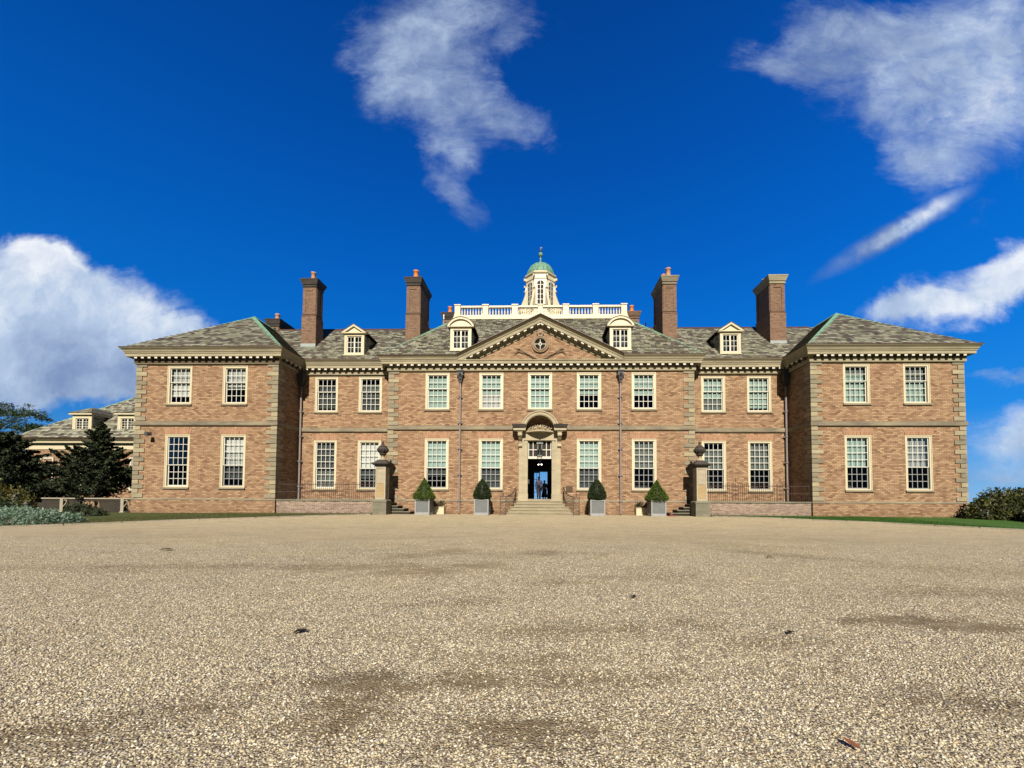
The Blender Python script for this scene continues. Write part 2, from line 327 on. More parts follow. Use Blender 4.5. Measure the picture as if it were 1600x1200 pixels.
# shallow hollows (x, y, half width, half depth, turn, depth) where the stones are thin and brown earth shows
HOL = [(-3.7, -16.3, 1.6, .28, .05, .8), (-2.97, -15.0, .55, .35, .3, .8), (-2.2, -14.4, .45, .4, .3, .9), (-1.1, -14.6, .4, .3, .2, .6), (.11, -14.5, .55, .3, .1, .9), (1.2, -14.5, .4, .2, 0, .6),
       (-1.3, -16.15, .5, .25, .2, 1.), (-2.25, -16.7, .75, .3, .15, .9), (-6.8, -16.4, 2.2, .22, .08, .7), (-9.0, -16.7, 2.0, .25, -.05, .5), (.3, -17.4, .5, .2, 0, .5),
       (-1.5, -20.9, .30, .14, .1, 1.), (-1.4, -21.35, .22, .22, .3, .9), (-.45, -20.85, .30, .10, 0, .9), (-.05, -21.5, .35, .14, -.1, .9), (.25, -20.8, .45, .12, .1, .7), (-.1, -20.4, .45, .10, 0, .6),
       (4.5, -19.2, .45, .17, 0, 1.), (4.95, -19.4, .5, .14, -.1, 1.), (6.5, -17.8, 1.2, .25, 0, .7), (2.4, -19.9, .5, .12, 0, .5), (5.9, -14.6, 1.2, .25, -.5, .7), (5.2, -14.0, .7, .2, -.5, .8),
       (3.3, -21.1, .5, .12, -.2, .7), (-3.2, -21.7, .4, .12, .2, .8), (-2.6, -21.4, .4, .12, .3, .6), (.55, -19.6, .9, .16, .1, .6), (-9.4, -9.5, 2.2, .5, .0, .45), (7.5, -11.5, 2.5, .5, -.2, .5), (-6.0, -9.0, 2.4, .35, .1, .5), (3.5, -8.6, 2.6, .3, 0, .45), (-1.0, -7.2, 1.8, .3, .05, .4), (10.5, -8.0, 2.2, .35, -.3, .45), (-11.5, -12.0, 2.0, .3, .1, .5), (5.5, -12.9, 1.3, .25, -.3, .6),
       (-1.0, -18.6, .7, .14, .2, .5), (1.6, -17.0, .8, .2, 0, .4), (-5.0, -12.0, 2.2, .4, .2, .45), (2.5, -11.6, 2.0, .4, -.1, .45), (8.0, -16.0, 1.2, .35, -.3, .5), (.2, -22.1, .25, .12, .2, .7), (-1.9, -22.0, .3, .12, .2, .5)]
def hollow(X, Y):
    X = np.asarray(X, float); Y = np.asarray(Y, float); f = np.zeros(X.shape)
    n_ = .20 * np.sin(X * 3.1 + 2 * np.sin(Y * 2.3)) + .16 * np.sin(Y * 7.3 + 1.5 * np.sin(X * 4.1)) + .12 * np.sin(X * 9.7 - Y * 12.1)
    for (hx, hy, a, b, r, d) in HOL:
        c_, s_ = cos(r), sin(r); g_ = 1.3 if hy < -18.5 else 1.1; u_ = ((X - hx) * c_ + (Y - hy) * s_) / (a * g_); v_ = (-(X - hx) * s_ + (Y - hy) * c_) / (b * g_)
        f = np.maximum(f, d * np.exp(-((u_ ** 2 + v_ ** 2) * .62) ** 1.5 * (1 + n_ * 1.8)))
    return np.clip(f, 0, 1)
def gravel():
    m, T = newmat('gravel')
    co = objco(T)
    wco = T.vmath('ADD', co, T('ShaderNodeVectorMath', {0: T.noise(co, 30, 2, col=True), 3: 0.012}, operation='SCALE').outputs[0])
    v1 = T('ShaderNodeTexVoronoi', {'Vector': wco, 'Scale': 62.0, 'Randomness': 1.0}, feature='F1')
    v2 = T('ShaderNodeTexVoronoi', {'Vector': wco, 'Scale': 15.0, 'Randomness': 1.0}, feature='F1')
    r = T('ShaderNodeSeparateColor', {0: v1.outputs['Color']}).outputs
    r2 = T('ShaderNodeSeparateColor', {0: v2.outputs['Color']}).outputs
    col = T.ramp(r[0], PAL, 'CONSTANT')
    col = T.mix(T.mapr(r2[1], 0.0, 1.0, 0.0, 0.45), col, (0.68, 0.585, 0.37))
    # hollows where stones thin out and damp earth shows: streaks along wheel tracks
    sp = T('ShaderNodeSeparateXYZ', {0: co}).outputs
    st = T('ShaderNodeMapping', {'Vector': co, 'Rotation': (0, 0, radians(12)), 'Scale': (0.42, 1.0, 1)}).outputs[0]
    a = T.noise(st, 0.85, 7, 0.62, 0.6)
    b = T.noise(co, 0.23, 3, 0.5)
    ring = T.vmath('ADD', co, (0.0, 33.0, 0.0))
    rl = T('ShaderNodeVectorMath', {0: ring}, operation='LENGTH').outputs['Value']
    rw = T.math('SINE', T.math('MULTIPLY', rl, 2.6))
    z = T.math('ADD', T.math('ADD', a, T.math('MULTIPLY', T.math('SUBTRACT', b, 0.5), 0.55)), T.math('MULTIPLY', rw, 0.028))
    at = T('ShaderNodeAttribute', attribute_name='hollow').outputs['Fac']
    at = T.math('MULTIPLY', at, T.mapr(T.noise(T('ShaderNodeMapping', {'Vector': co, 'Scale': (1.0, 2.2, 1)}).outputs[0], 3.4, 8, 0.75), 0.38, 0.58, 0.10, 1.35))
    patch = T.math('MAXIMUM', T.math('MULTIPLY', T.mapr(z, 0.54, 0.72, 0, 1, True), 0.55), T.math('MULTIPLY', at, 1.25))
    grain = T.mapr(T.math('ADD', r[1], T.math('MULTIPLY', patch, 0.85)), 0.86, 1.30, 0, 1)
    col = T.mix(T.math('MULTIPLY', grain, 0.88), col, (0.17, 0.125, 0.068))
    col = T.mix(T.mapr(v1.outputs['Distance'], 0.40, 0.72, 0, 0.75), col, (0.09, 0.07, 0.045))
    tone = T.noise(co, 0.5, 4, 0.6)
    col = T.mix(T.mapr(tone, 0.35, 0.7, 0.0, 0.25), col, (0.66, 0.50, 0.27), 'MIX')
    stx = T.noise(T('ShaderNodeMapping', {'Vector': co, 'Rotation': (0, 0, radians(6)), 'Scale': (0.8, 2.4, 1)}).outputs[0], 1.5, 8, 0.72)
    sy = T('ShaderNodeSeparateXYZ', {0: co}).outputs[1]     # gravel blends to a paler tan towards the house
    col = T.mix(T.mapr(sy, -20.0, -4.0, 0.0, 0.50, True), col, (0.94, 0.80, 0.52))
    col = T.mix(T.mapr(stx, 0.47, 0.70, 0.0, 0.55), col, (0.30, 0.225, 0.13))
    far = T.math('MULTIPLY', T.mapr(sy, -17.0, -10.0, 0.0, 1.0, True), T.mapr(T.noise(co, 9.0, 4, 0.75), 0.42, 0.66, 0.0, 0.42))
    col = T.mix(far, col, (0.30, 0.23, 0.14))
    h = T.math('MULTIPLY', v1.outputs['Distance'], -1.0)
    h = T.math('ADD', h, T.math('MULTIPLY', r[2], 0.25))
    h = T.math('ADD', h, T.math('MULTIPLY', T.noise(co, 7, 4), 0.8))
    out(T, princ(T, col, 0.85, h, 0.9, 0.018, spec=0.25, alb=0.60))
    m, T = newmat('gravel stone')
    r = T('ShaderNodeNewGeometry').outputs['Random Per Island']
    col = T.ramp(r, PAL)
    out(T, princ(T, col, 0.75, T.noise(objco(T), 90, 3), 0.3, 0.003, spec=0.25, alb=0.56))
gravel()
def ground_mats():
    m, T = newmat('grass ground')
    n = T.noise(objco(T), 0.6, 6, 0.65); n2 = T.noise(objco(T), 30, 4, 0.7)
    col = T.ramp(T.math('ADD', T.math('MULTIPLY', n, 0.6), T.math('MULTIPLY', n2, 0.4)), [(0.3, (0.03, 0.09, 0.008)), (0.55, (0.06, 0.16, 0.012)), (0.75, (0.10, 0.20, 0.022))])
    out(T, princ(T, col, 0.9, n2, 0.8, 0.03))
    m, T = newmat('dry grass ground')
    n = T.noise(objco(T), 0.6, 6, 0.65); n2 = T.noise(objco(T), 30, 4, 0.7)
    col = T.ramp(T.math('ADD', T.math('MULTIPLY', n, 0.6), T.math('MULTIPLY', n2, 0.4)), [(0.3, (0.05, 0.07, 0.015)), (0.55, (0.085, 0.105, 0.022)), (0.75, (0.14, 0.125, 0.045))])
    out(T, princ(T, col, 0.9, n2, 0.8, 0.03))
ground_mats()

# ------------------------------------------------------------------ mesh builder
class MB:
    def __init__(s): s.v = []; s.f = []
    def add(s, vs, fs):
        o = len(s.v); s.v += [tuple(p) for p in vs]; s.f += [tuple(i + o for i in f) for f in fs]; return s
    def box(s, x0, x1, y0, y1, z0, z1):
        return s.add([(x0, y0, z0), (x1, y0, z0), (x1, y1, z0), (x0, y1, z0), (x0, y0, z1), (x1, y0, z1), (x1, y1, z1), (x0, y1, z1)],
                     [(0, 3, 2, 1), (4, 5, 6, 7), (0, 1, 5, 4), (1, 2, 6, 5), (2, 3, 7, 6), (3, 0, 4, 7)])
    def frus(s, cx, cy, z0, z1, hx0, hy0, hx1, hy1):
        a = [(cx - hx0, cy - hy0, z0), (cx + hx0, cy - hy0, z0), (cx + hx0, cy + hy0, z0), (cx - hx0, cy + hy0, z0)]
        b = [(cx - hx1, cy - hy1, z1), (cx + hx1, cy - hy1, z1), (cx + hx1, cy + hy1, z1), (cx - hx1, cy + hy1, z1)]
        return s.add(a + b, [(0, 3, 2, 1), (4, 5, 6, 7), (0, 1, 5, 4), (1, 2, 6, 5), (2, 3, 7, 6), (3, 0, 4, 7)])
    def quad(s, a, b, c, d): return s.add([a, b, c, d], [(0, 1, 2, 3)])
    def prism_y(s, pts, y0, y1):          # polygon in x,z
        n = len(pts)
        return s.add([(x, y0, z) for x, z in pts] + [(x, y1, z) for x, z in pts],
                     [tuple(range(n)), tuple(range(2 * n - 1, n - 1, -1))] + [(i, i + n, (i + 1) % n + n, (i + 1) % n) for i in range(n)])
    def prism_x(s, pts, x0, x1):          # polygon in y,z
        n = len(pts)
        return s.add([(x0, y, z) for y, z in pts] + [(x1, y, z) for y, z in pts],
                     [tuple(range(n)), tuple(range(2 * n - 1, n - 1, -1))] + [(i, i + n, (i + 1) % n + n, (i + 1) % n) for i in range(n)])
    def lathe(s, prof, cx=0, cy=0, n=20, zo=0, rot=0):
        k = len(prof); vs = []
        for i in range(n):
            a = 2 * pi * i / n + rot
            for r, z in prof: vs.append((cx + r * cos(a), cy + r * sin(a), z + zo))
        fs = [(i * k + j, ((i + 1) % n) * k + j, ((i + 1) % n) * k + j + 1, i * k + j + 1) for i in range(n) for j in range(k - 1)]
        if prof[0][0] > 1e-4: fs.append(tuple(i * k for i in range(n))[::-1])
        if prof[-1][0] > 1e-4: fs.append(tuple(i * k + k - 1 for i in range(n)))
        return s.add(vs, fs)
    def tube(s, path, r, n=8, taper=None):
        P_ = [Vector(p) for p in path]; k = len(P_); vs = []
        up = Vector((0, 0, 1))
        for i, p in enumerate(P_):
            t = (P_[min(i + 1, k - 1)] - P_[max(i - 1, 0)]).normalized()
            a = t.cross(up if abs(t.z) < 0.95 else Vector((0, 1, 0))).normalized(); b = t.cross(a)
            rr = r if taper is None else r + (taper - r) * i / (k - 1)
            vs += [tuple(p + (a * cos(2 * pi * j / n) + b * sin(2 * pi * j / n)) * rr) for j in range(n)]
        fs = [(i * n + j, i * n + (j + 1) % n, (i + 1) * n + (j + 1) % n, (i + 1) * n + j) for i in range(k - 1) for j in range(n)]
        fs += [tuple(range(n))[::-1], tuple((k - 1) * n + j for j in range(n))]
        return s.add(vs, fs)
    def sphere(s, c, r, n=12, sz=1.0):
        pr = [(max(r * sin(pi * i / 8), 1e-5), -r * sz * cos(pi * i / 8)) for i in range(9)]
        return s.lathe(pr, c[0], c[1], n, c[2])
    def sweep(s, prof, path, caps=True):  # prof (offset outward = right of travel, z) along a mitred path in x,y
        k = len(prof); m = len(path); vs = []
        nr = []
        for i in range(m - 1):
            dx_, dy_ = path[i + 1][0] - path[i][0], path[i + 1][1] - path[i][1]; L = sqrt(dx_ * dx_ + dy_ * dy_)
            nr.append((dy_ / L, -dx_ / L))
        for i in range(m):
            a = nr[max(i - 1, 0)]; b = nr[min(i, m - 2)]
            q = 1 + a[0] * b[0] + a[1] * b[1]
            mx, my = (a[0] + b[0]) / q, (a[1] + b[1]) / q
            vs += [(path[i][0] + mx * o, path[i][1] + my * o, z) for o, z in prof]
        fs = [(i * k + j, (i + 1) * k + j, (i + 1) * k + (j + 1) % k, i * k + (j + 1) % k) for i in range(m - 1) for j in range(k)]
        if caps: fs += [tuple(range(k)), tuple((m - 1) * k + j for j in range(k))[::-1]]
        return s.add(vs, fs)
    def xf(s, M):
        s.v = [tuple(M @ Vector(p)) for p in s.v]; return s
    def build(s, name, mat, parent=None, smooth=False, fix=True):
        me = bpy.data.meshes.new(name); me.from_pydata(s.v, [], s.f)
        if fix:
            bm = bmesh.new(); bm.from_mesh(me); bmesh.ops.recalc_face_normals(bm, faces=bm.faces); bm.to_mesh(me); bm.free()
        me.materials.append(MATS[mat])
        if smooth: me.polygons.foreach_set('use_smooth', [True] * len(me.polygons)); 
        me.update()
        return link(name, me, parent)
def link(name, data, parent=None, loc=None):
    o = bpy.data.objects.new(name, data); COL.objects.link(o)
    if parent: o.parent = parent
    if loc: o.location = loc
    return o
def tag(o, label=None, cat=None, group=None, kind=None):
    for k, v_ in (('label', label), ('category', cat), ('group', group), ('kind', kind)):
        if v_: o[k] = v_
    return o
def thing(name, label, cat, loc=(0, 0, 0), group=None, rz=0):
    o = bpy.data.objects.new(name, None); COL.objects.link(o); o.location = loc; o.rotation_euler.z = rz
    o.empty_display_size = 0.3
    return tag(o, label, cat, group)
def copy_tree(o, parent=None):
    c = o.copy(); COL.objects.link(c); c.parent = parent
    for ch in list(o.children): copy_tree(ch, c)
    return c
def npmesh(name, V, FC, k, mat, parent=None, smooth=False):
    me = bpy.data.meshes.new(name); nf = len(FC)
    me.vertices.add(len(V)); me.vertices.foreach_set('co', V.astype(np.float32).ravel())
    me.loops.add(nf * k); me.loops.foreach_set('vertex_index', FC.astype(np.int32).ravel())
    me.polygons.add(nf); me.polygons.foreach_set('loop_start', np.arange(nf, dtype=np.int32) * k)
    me.polygons.foreach_set('loop_total', np.full(nf, k, dtype=np.int32))
    if smooth: me.polygons.foreach_set('use_smooth', np.ones(nf, dtype=bool))
    me.update(calc_edges=True); me.validate(); me.materials.append(MATS[mat])
    return link(name, me, parent)
def leaves(name, pts, size, mat, parent=None, outward=None, flat=0.0, asp=0.45, k=1.0):
    """many small separate leaf blades around the given points"""
    pts = np.asarray(pts); n = len(pts)
    d = rng.normal(size=(n, 3));
    if outward is not None: d = d * (1 - k * 0.5) + outward * k
    d[:, 2] *= (1 - flat)
    d /= np.linalg.norm(d, axis=1)[:, None] + 1e-9
    t = rng.normal(size=(n, 3)); s_ = np.cross(d, t); s_ /= np.linalg.norm(s_, axis=1)[:, None] + 1e-9
    L = size * (0.6 + 0.8 * rng.random(n))[:, None]
    a = pts - d * L * 0.5; b = pts + s_ * L * asp * 0.5; c = pts + d * L * 0.5; e = pts - s_ * L * asp * 0.5
    V = np.stack([a, b, c, e], 1).reshape(-1, 3); FC = np.arange(4 * n).reshape(n, 4)
    return npmesh(name, V, FC, 4, mat, parent)

# ------------------------------------------------------------------ the ground
def gz(x, y): # forecourt: level by the house, falling gently to the photographer
    d = np.maximum(0.0, -3.0 - np.asarray(y, float)); d = np.minimum(d, 40.0)
    return -0.035 * d
def sheet(name, xs, ys, mat, dz_, kind='structure', mask=None, wob=0.0):
    X, Y = np.meshgrid(xs, ys); Z = gz(X, Y) + dz_
    if wob: Z = Z + wob * (np.sin(X * 1.3 + Y * 0.7) * np.sin(Y * 0.9 - X * 0.35))
    V = np.stack([X, Y, Z], -1).reshape(-1, 3); nx_, ny_ = len(xs), len(ys)
    I = (np.arange(ny_ - 1)[:, None] * nx_ + np.arange(nx_ - 1)[None, :]).ravel()
    FC = np.stack([I, I + 1, I + nx_ + 1, I + nx_], 1)
    o = npmesh(name, V, FC, 4, mat, None, True); tag(o, kind=kind); return o
def spaced(a, b, *mids): return np.array(sorted({a, b, *mids}))
far = [-3000, -800, -300, -120]
sheet('ground', np.array(far + list(np.arange(-80, 81, 4.0)) + [120, 300, 800, 3000]), np.array([-3000, -600, -200, -100, -60] + list(np.arange(-46, 16, 1.0)) + [40, 120, 400, 1000, 3000]), 'grass ground', -0.06)
gx = np.concatenate([np.arange(-45, -12, .5), np.arange(-12, 12, .08), np.arange(12, 45.1, .5)]); gy = np.concatenate([np.arange(-44, -23.5, .5), np.arange(-23.5, -9, .06), np.arange(-9, 1.2, .3)])
gv = sheet('gravel_forecourt', gx, gy, 'gravel', 0.0, wob=0.008)
XX, YY = np.meshgrid(gx, gy); ha = gv.data.attributes.new('hollow', 'FLOAT', 'POINT'); ha.data.foreach_set('value', hollow(XX, YY).ravel().astype(np.float32))

LE = [(-26.5, -15.5), (-23.5, -13.0), (-19.84, -9.79), (-18.56, -8.85), (-17.36, -7.81), (-16.29, -6.81), (-13.69, -5.01), (-11.47, -3.36), (-10.3, -2.0), (-9.6, -1.5)]
RE = [(9.6, -1.5), (10.3, -2.0), (11.3, -2.76), (13.24, -4.29), (15.44, -5.66), (16.51, -6.89), (17.45, -7.73), (18.3, -8.48), (20.5, -10.6), (24.0, -14.5), (27.0, -18.5)]
def densify(pl, step=0.5):
    o_ = []
    for a, b in zip(pl[:-1], pl[1:]):
        n = max(1, int(math.hypot(b[0] - a[0], b[1] - a[1]) / step))
        o_ += [(a[0] + (b[0] - a[0]) * i / n, a[1] + (b[1] - a[1]) * i / n) for i in range(n)]
    return o_ + [pl[-1]]
def lawn(name, edge, xout, mat):
    e = densify(edge); m = MB(); N = 14; ytop = 3.0
    # rows from edge to the back (y = ytop), clamped outward
    vs = []
    for (x, y) in e:
        for j in range(N + 1):
            t = j / N; yy = y + (ytop - y) * t
            vs.append((x, yy, float(gz(x, yy)) + 0.035))
    k = N + 1
    m.add(vs, [(i * k + j, (i + 1) * k + j, (i + 1) * k + j + 1, i * k + j + 1) for i in range(len(e) - 1) for j in range(N)])
    xe, ye = (edge[0] if xout < 0 else edge[-1])
    for j in range(20):
        ya, yb = ye + (ytop - ye) * j / 20, ye + (ytop - ye) * (j + 1) / 20
        m.quad((xe, ya, float(gz(0, ya)) + .035), (xout, ya, float(gz(0, ya)) + .035), (xout, yb, float(gz(0, yb)) + .035), (xe, yb, float(gz(0, yb)) + .035))
    return tag(m.build(name, mat, smooth=True), kind='structure')
lawn('lawn', LE, -80, 'dry grass ground'); lawn('lawn', RE, 80, 'grass ground')
def kerb(name, edge, side, lab):
    e = densify(edge, 0.9); m = MB()
    for a, b in zip(e[:-1], e[1:]):
        L = math.hypot(b[0] - a[0], b[1] - a[1]); tx, ty = (b[0] - a[0]) / L, (b[1] - a[1]) / L; nx_, ny_ = ty, -tx
        a2 = (a[0] + tx * 0.012, a[1] + ty * 0.012); b2 = (b[0] - tx * 0.012, b[1] - ty * 0.012)
        za, zb = float(gz(*a)), float(gz(*b)); w0, w1 = 0.07, -0.05
        vs = [(a2[0] + nx_ * w, a2[1] + ny_ * w, za + h) for w, h in ((w0, -.05), (w1, -.05), (w1, .055), (w0, .05))] + \
             [(b2[0] + nx_ * w, b2[1] + ny_ * w, zb + h) for w, h in ((w0, -.05), (w1, -.05), (w1, .055), (w0, .05))]
        m.add(vs, [(0, 1, 2, 3), (7, 6, 5, 4), (0, 4, 5, 1), (1, 5, 6, 2), (2, 6, 7, 3), (3, 7, 4, 0)])
    return tag(m.build(name, 'kerb stone'), lab, 'kerb', kind='structure')
kerb('kerb', LE, -1, 'pale stone kerb edging the left lawn'); kerb('kerb', RE[:9], 1, 'pale stone kerb edging the right lawn')
def blades(name, edge, xlim, n, mat, lab):
    e = np.array(densify(edge, 0.3)); P_ = []
    idx = rng.integers(0, len(e), n); x = e[idx, 0] + rng.normal(0, .25, n); y0 = e[idx, 1]
    y = y0 + 0.08 + (rng.random(n) ** 1.3) * np.minimum(7.0, -1.5 - y0 + 0.15)
    z = gz(x, y) + 0.035
    h = 0.025 + 0.035 * rng.random(n); w = 0.006; a = rng.random(n) * pi; lx, ly = rng.normal(0, .018, n), rng.normal(0, .018, n)
    V = np.stack([np.stack([x - w * np.cos(a), y - w * np.sin(a), z], 1), np.stack([x + w * np.cos(a), y + w * np.sin(a), z], 1), np.stack([x + lx, y + ly, z + h], 1)], 1).reshape(-1, 3)
    o = npmesh(name, V, np.arange(3 * n).reshape(n, 3), 3, mat); tag(o, lab, 'grass', kind='stuff')
blades('grass', LE[2:], 0, 26000, 'dry grass blade', 'short dry grass covering the left lawn'); blades('grass', RE[:8], 0, 26000, 'grass blade', 'short green grass covering the right lawn')

# loose stones in the near foreground
def stones():
    bm = bmesh.new(); bmesh.ops.create_icosphere(bm, subdivisions=1, radius=1.0)
    bv = np.array([v_.co[:] for v_ in bm.verts]); bf = np.array([[v_.index for v_ in f.verts] for f in bm.faces]); bm.free()
    n = 150000
    D_ = 1.6 + 11.0 * rng.random(n * 6) ** 1.15; X = (rng.random(n * 6) * 2 - 1) * 15
    keep = (np.abs(X) < D_ * 1.38 + 0.3) & (rng.random(n * 6) < np.interp(D_, [1.6, 4, 7.5, 12.6], [1, .8, .30, 0])) & (rng.random(n * 6) > 1.05 * hollow(X, -24.2 + D_))
    D_ = D_[keep][:n]; X = X[keep][:n]; n = len(X)
    Y = -24.2 + D_
    # stones thin out in the worn hollows
    s_ = (0.0050 + 0.0065 * rng.random(n) ** 1.7)[:, None]
    S = np.concatenate([s_ * (0.8 + 0.6 * rng.random((n, 1))), s_ * (0.7 + 0.4 * rng.random((n, 1))), s_ * (0.45 + 0.3 * rng.random((n, 1)))], 1)
    a = rng.random(n) * 2 * pi; ca, sa = np.cos(a), np.sin(a)
    tl = rng.normal(0, 0.35, n)
    V = bv[None] * S[:, None, :]
    V = V * (1 + 0.12 * rng.normal(size=(n, len(bv), 1)))
    zt = V[..., 2] + V[..., 0] * tl[:, None]
    x = V[..., 0] * ca[:, None] - V[..., 1] * sa[:, None]; y = V[..., 0] * sa[:, None] + V[..., 1] * ca[:, None]
    wob = 0.008 * (np.sin(X * 1.3 + Y * 0.7) * np.sin(Y * 0.9 - X * 0.35))
    Z = gz(X, Y) + wob + s_[:, 0] * 0.22
    V = np.stack([x + X[:, None], y + Y[:, None], zt + Z[:, None]], -1).reshape(-1, 3)
    FC = (bf[None] + (np.arange(n) * len(bv))[:, None, None]).reshape(-1, 3)
    o = npmesh('loose_gravel', V, FC, 3, 'gravel stone', None, True); tag(o, 'loose rounded cream and grey gravel stones in the foreground', 'gravel', kind='stuff')
stones()

# ================================================================== the manor house
HOUSE = thing('manor_house', 'large brick country mansion with slate roofs, stone quoins and a white cupola', 'mansion')
YW, YC, YR = -1.4, 0.0, 0.75            # front planes: wings, centre, recessed ranges
XC, XI, XO = 9.2, 15.2, 23.55
TOP, PL = 8.95, 0.82
GW, UW = (1.50, 4.58), (6.35, 8.60)     # window openings, ground and upper floor (z)
WH = 0.735
def holes_for(xs): return [(x - WH, x + WH, *z) for x in xs for z in (GW, UW)]
def facade(m, Y, x0, x1, z0, z1, holes, dep=0.16):
    xs = sorted({x0, x1, *[h[0] for h in holes], *[h[1] for h in holes]}); zs = sorted({z0, z1, *[h[2] for h in holes], *[h[3] for h in holes]})
    for a, b in zip(xs[:-1], xs[1:]):
        for c, d in zip(zs[:-1], zs[1:]):
            mx, mz = (a + b) / 2, (c + d) / 2
            if any(h[0] < mx < h[1] and h[2] < mz < h[3] for h in holes): continue
            m.quad((a, Y, c), (b, Y, c), (b, Y, d), (a, Y, d))
    for a, b, c, d in holes:
        y = Y + dep
        m.quad((a, Y, c), (a, y, c), (a, y, d), (a, Y, d)); m.quad((b, Y, c), (b, Y, d), (b, y, d), (b, y, c))
        m.quad((a, Y, d), (a, y, d), (b, y, d), (b, Y, d)); m.quad((a, Y, c), (b, Y, c), (b, y, c), (a, y, c))
m = MB()
DOOR = (-0.95, 0.95, 0.0, 4.45)
facade(m, YC, -XC, XC, 0, TOP, holes_for([-6.25, -2.96, 2.96, 6.25]) + [(-WH, WH, *UW), DOOR], 0.16)
for s in (-1, 1):
    facade(m, YR, *sorted((s * XC, s * XI)), 0, TOP, holes_for([s * 10.7, s * 13.5]))
    facade(m, YW, *sorted((s * XI, s * XO)), 0, TOP, holes_for([s * 17.73, s * 21.03]))
    m.quad((s * XC, 0, 0), (s * XC, YR, 0), (s * XC, YR, TOP), (s * XC, 0, TOP))
    m.quad((s * XI, YW, 0), (s * XI, YR, 0), (s * XI, YR, TOP), (s * XI, YW, TOP))
    m.quad((s * XO, YW, 0), (s * XO, 12, 0), (s * XO, 12, TOP), (s * XO, YW, TOP))
m.quad((-XO, 12, 0), (-9, 12, 0), (-9, 12, TOP), (-XO, 12, TOP)); m.quad((XO, 12, 0), (9, 12, 0), (9, 12, TOP), (XO, 12, TOP))
m.quad((-9, 12, 4.9), (9, 12, 4.9), (9, 12, TOP), (-9, 12, TOP))
m.quad((-9, 12, 0), (-2, 12, 0), (-2, 12, 4.9), (-9, 12, 4.9)); m.quad((9, 12, 0), (2, 12, 0), (2, 12, 4.9), (9, 12, 4.9))
m.build('wall', 'house brick', HOUSE, fix=False)
OUT = [(-XO, 11.9), (-XO, YW), (-XI, YW), (-XI, YR), (-XC, YR), (-XC, YC), (XC, YC), (XC, YR), (XI, YR), (XI, YW), (XO, YW), (XO, 11.9)]
def split_out(xa, xb): # the outline left of xa, right of xb
    return OUT[:6] + [(xa, YC)], [(xb, YC)] + OUT[6:]
L_, R_ = split_out(-1.27, 1.27)
for pth in (L_, R_):
    MB().sweep([(0.0, -0.1), (0.055, -0.1), (0.055, 0.775), (0.0, 0.775)], pth).build('plinth', 'house brick', HOUSE)
    MB().sweep([(0.0, 0.777), (0.075, 0.777), (0.075, 0.82), (0.02, 0.88), (0.0, 0.88)], pth).build('plinth_cap', 'band stone', HOUSE)
    MB().sweep([(0.0, 5.08), (0.07, 5.08), (0.10, 5.12), (0.10, 5.33), (0.0, 5.36)], pth).build('string_course', 'band stone', HOUSE)
# brick arches over the windows
m = MB()
for Y, xs in ((YC, [-6.25, -2.96, 2.96, 6.25]), (YR, [-10.7, -13.5, 10.7, 13.5]), (YW, [-17.73, -21.03, 17.73, 21.03])):
    for x in xs:
        MB().prism_y([(x - WH - .02, 4.585), (x + WH + .02, 4.585), (x + WH + .13, 4.95), (x - WH - .13, 4.95)], Y - 0.012, Y + 0.02).build('brick_arch', 'arch brick', HOUSE)
# quoins
def quoin(cx, cy, sx, sy, name='quoin'):   # corner at (cx,cy); stones run back along +-x (sx) and +-y (sy)
    m = MB(); z = 0.90; i = 0; H = 0.262; upper = False
    while z < 8.65:
        if z + H > 5.07 and z < 5.36:
            if z < 5.07 and 5.07 - z > 0.1: h = 5.07 - z
            else:
                z = 5.37; m.build(name, 'quoin stone', HOUSE); m = MB(); continue
        else: h = H
        if z + h > 8.70: h = 8.70 - z
        lx, ly = (0.60, 0.33) if i % 2 == 0 else (0.31, 0.55)
        c, g = 0.045, 0.014
        x0, x1 = cx - sx * c, cx + sx * lx; y0, y1 = cy - sy * c, cy + sy * ly
        X = sorted((x0, x1)); Y = sorted((y0, y1))
        m.box(X[0], X[1], *sorted((cy - sy * c, cy + sy * 0.05)), z + g, z + h - g)
        m.box(*sorted((cx - sx * c, cx + sx * 0.05)), *sorted((cy + sy * 0.051, y1)), z + g, z + h - g)
        z += h; i += 1
    return m.build(name, 'quoin stone', HOUSE)
for s in (-1, 1):
    quoin(s * XO, YW, -s, 1); quoin(s * XI, YW, s, 1); quoin(s * XC, YC, -s, 1)
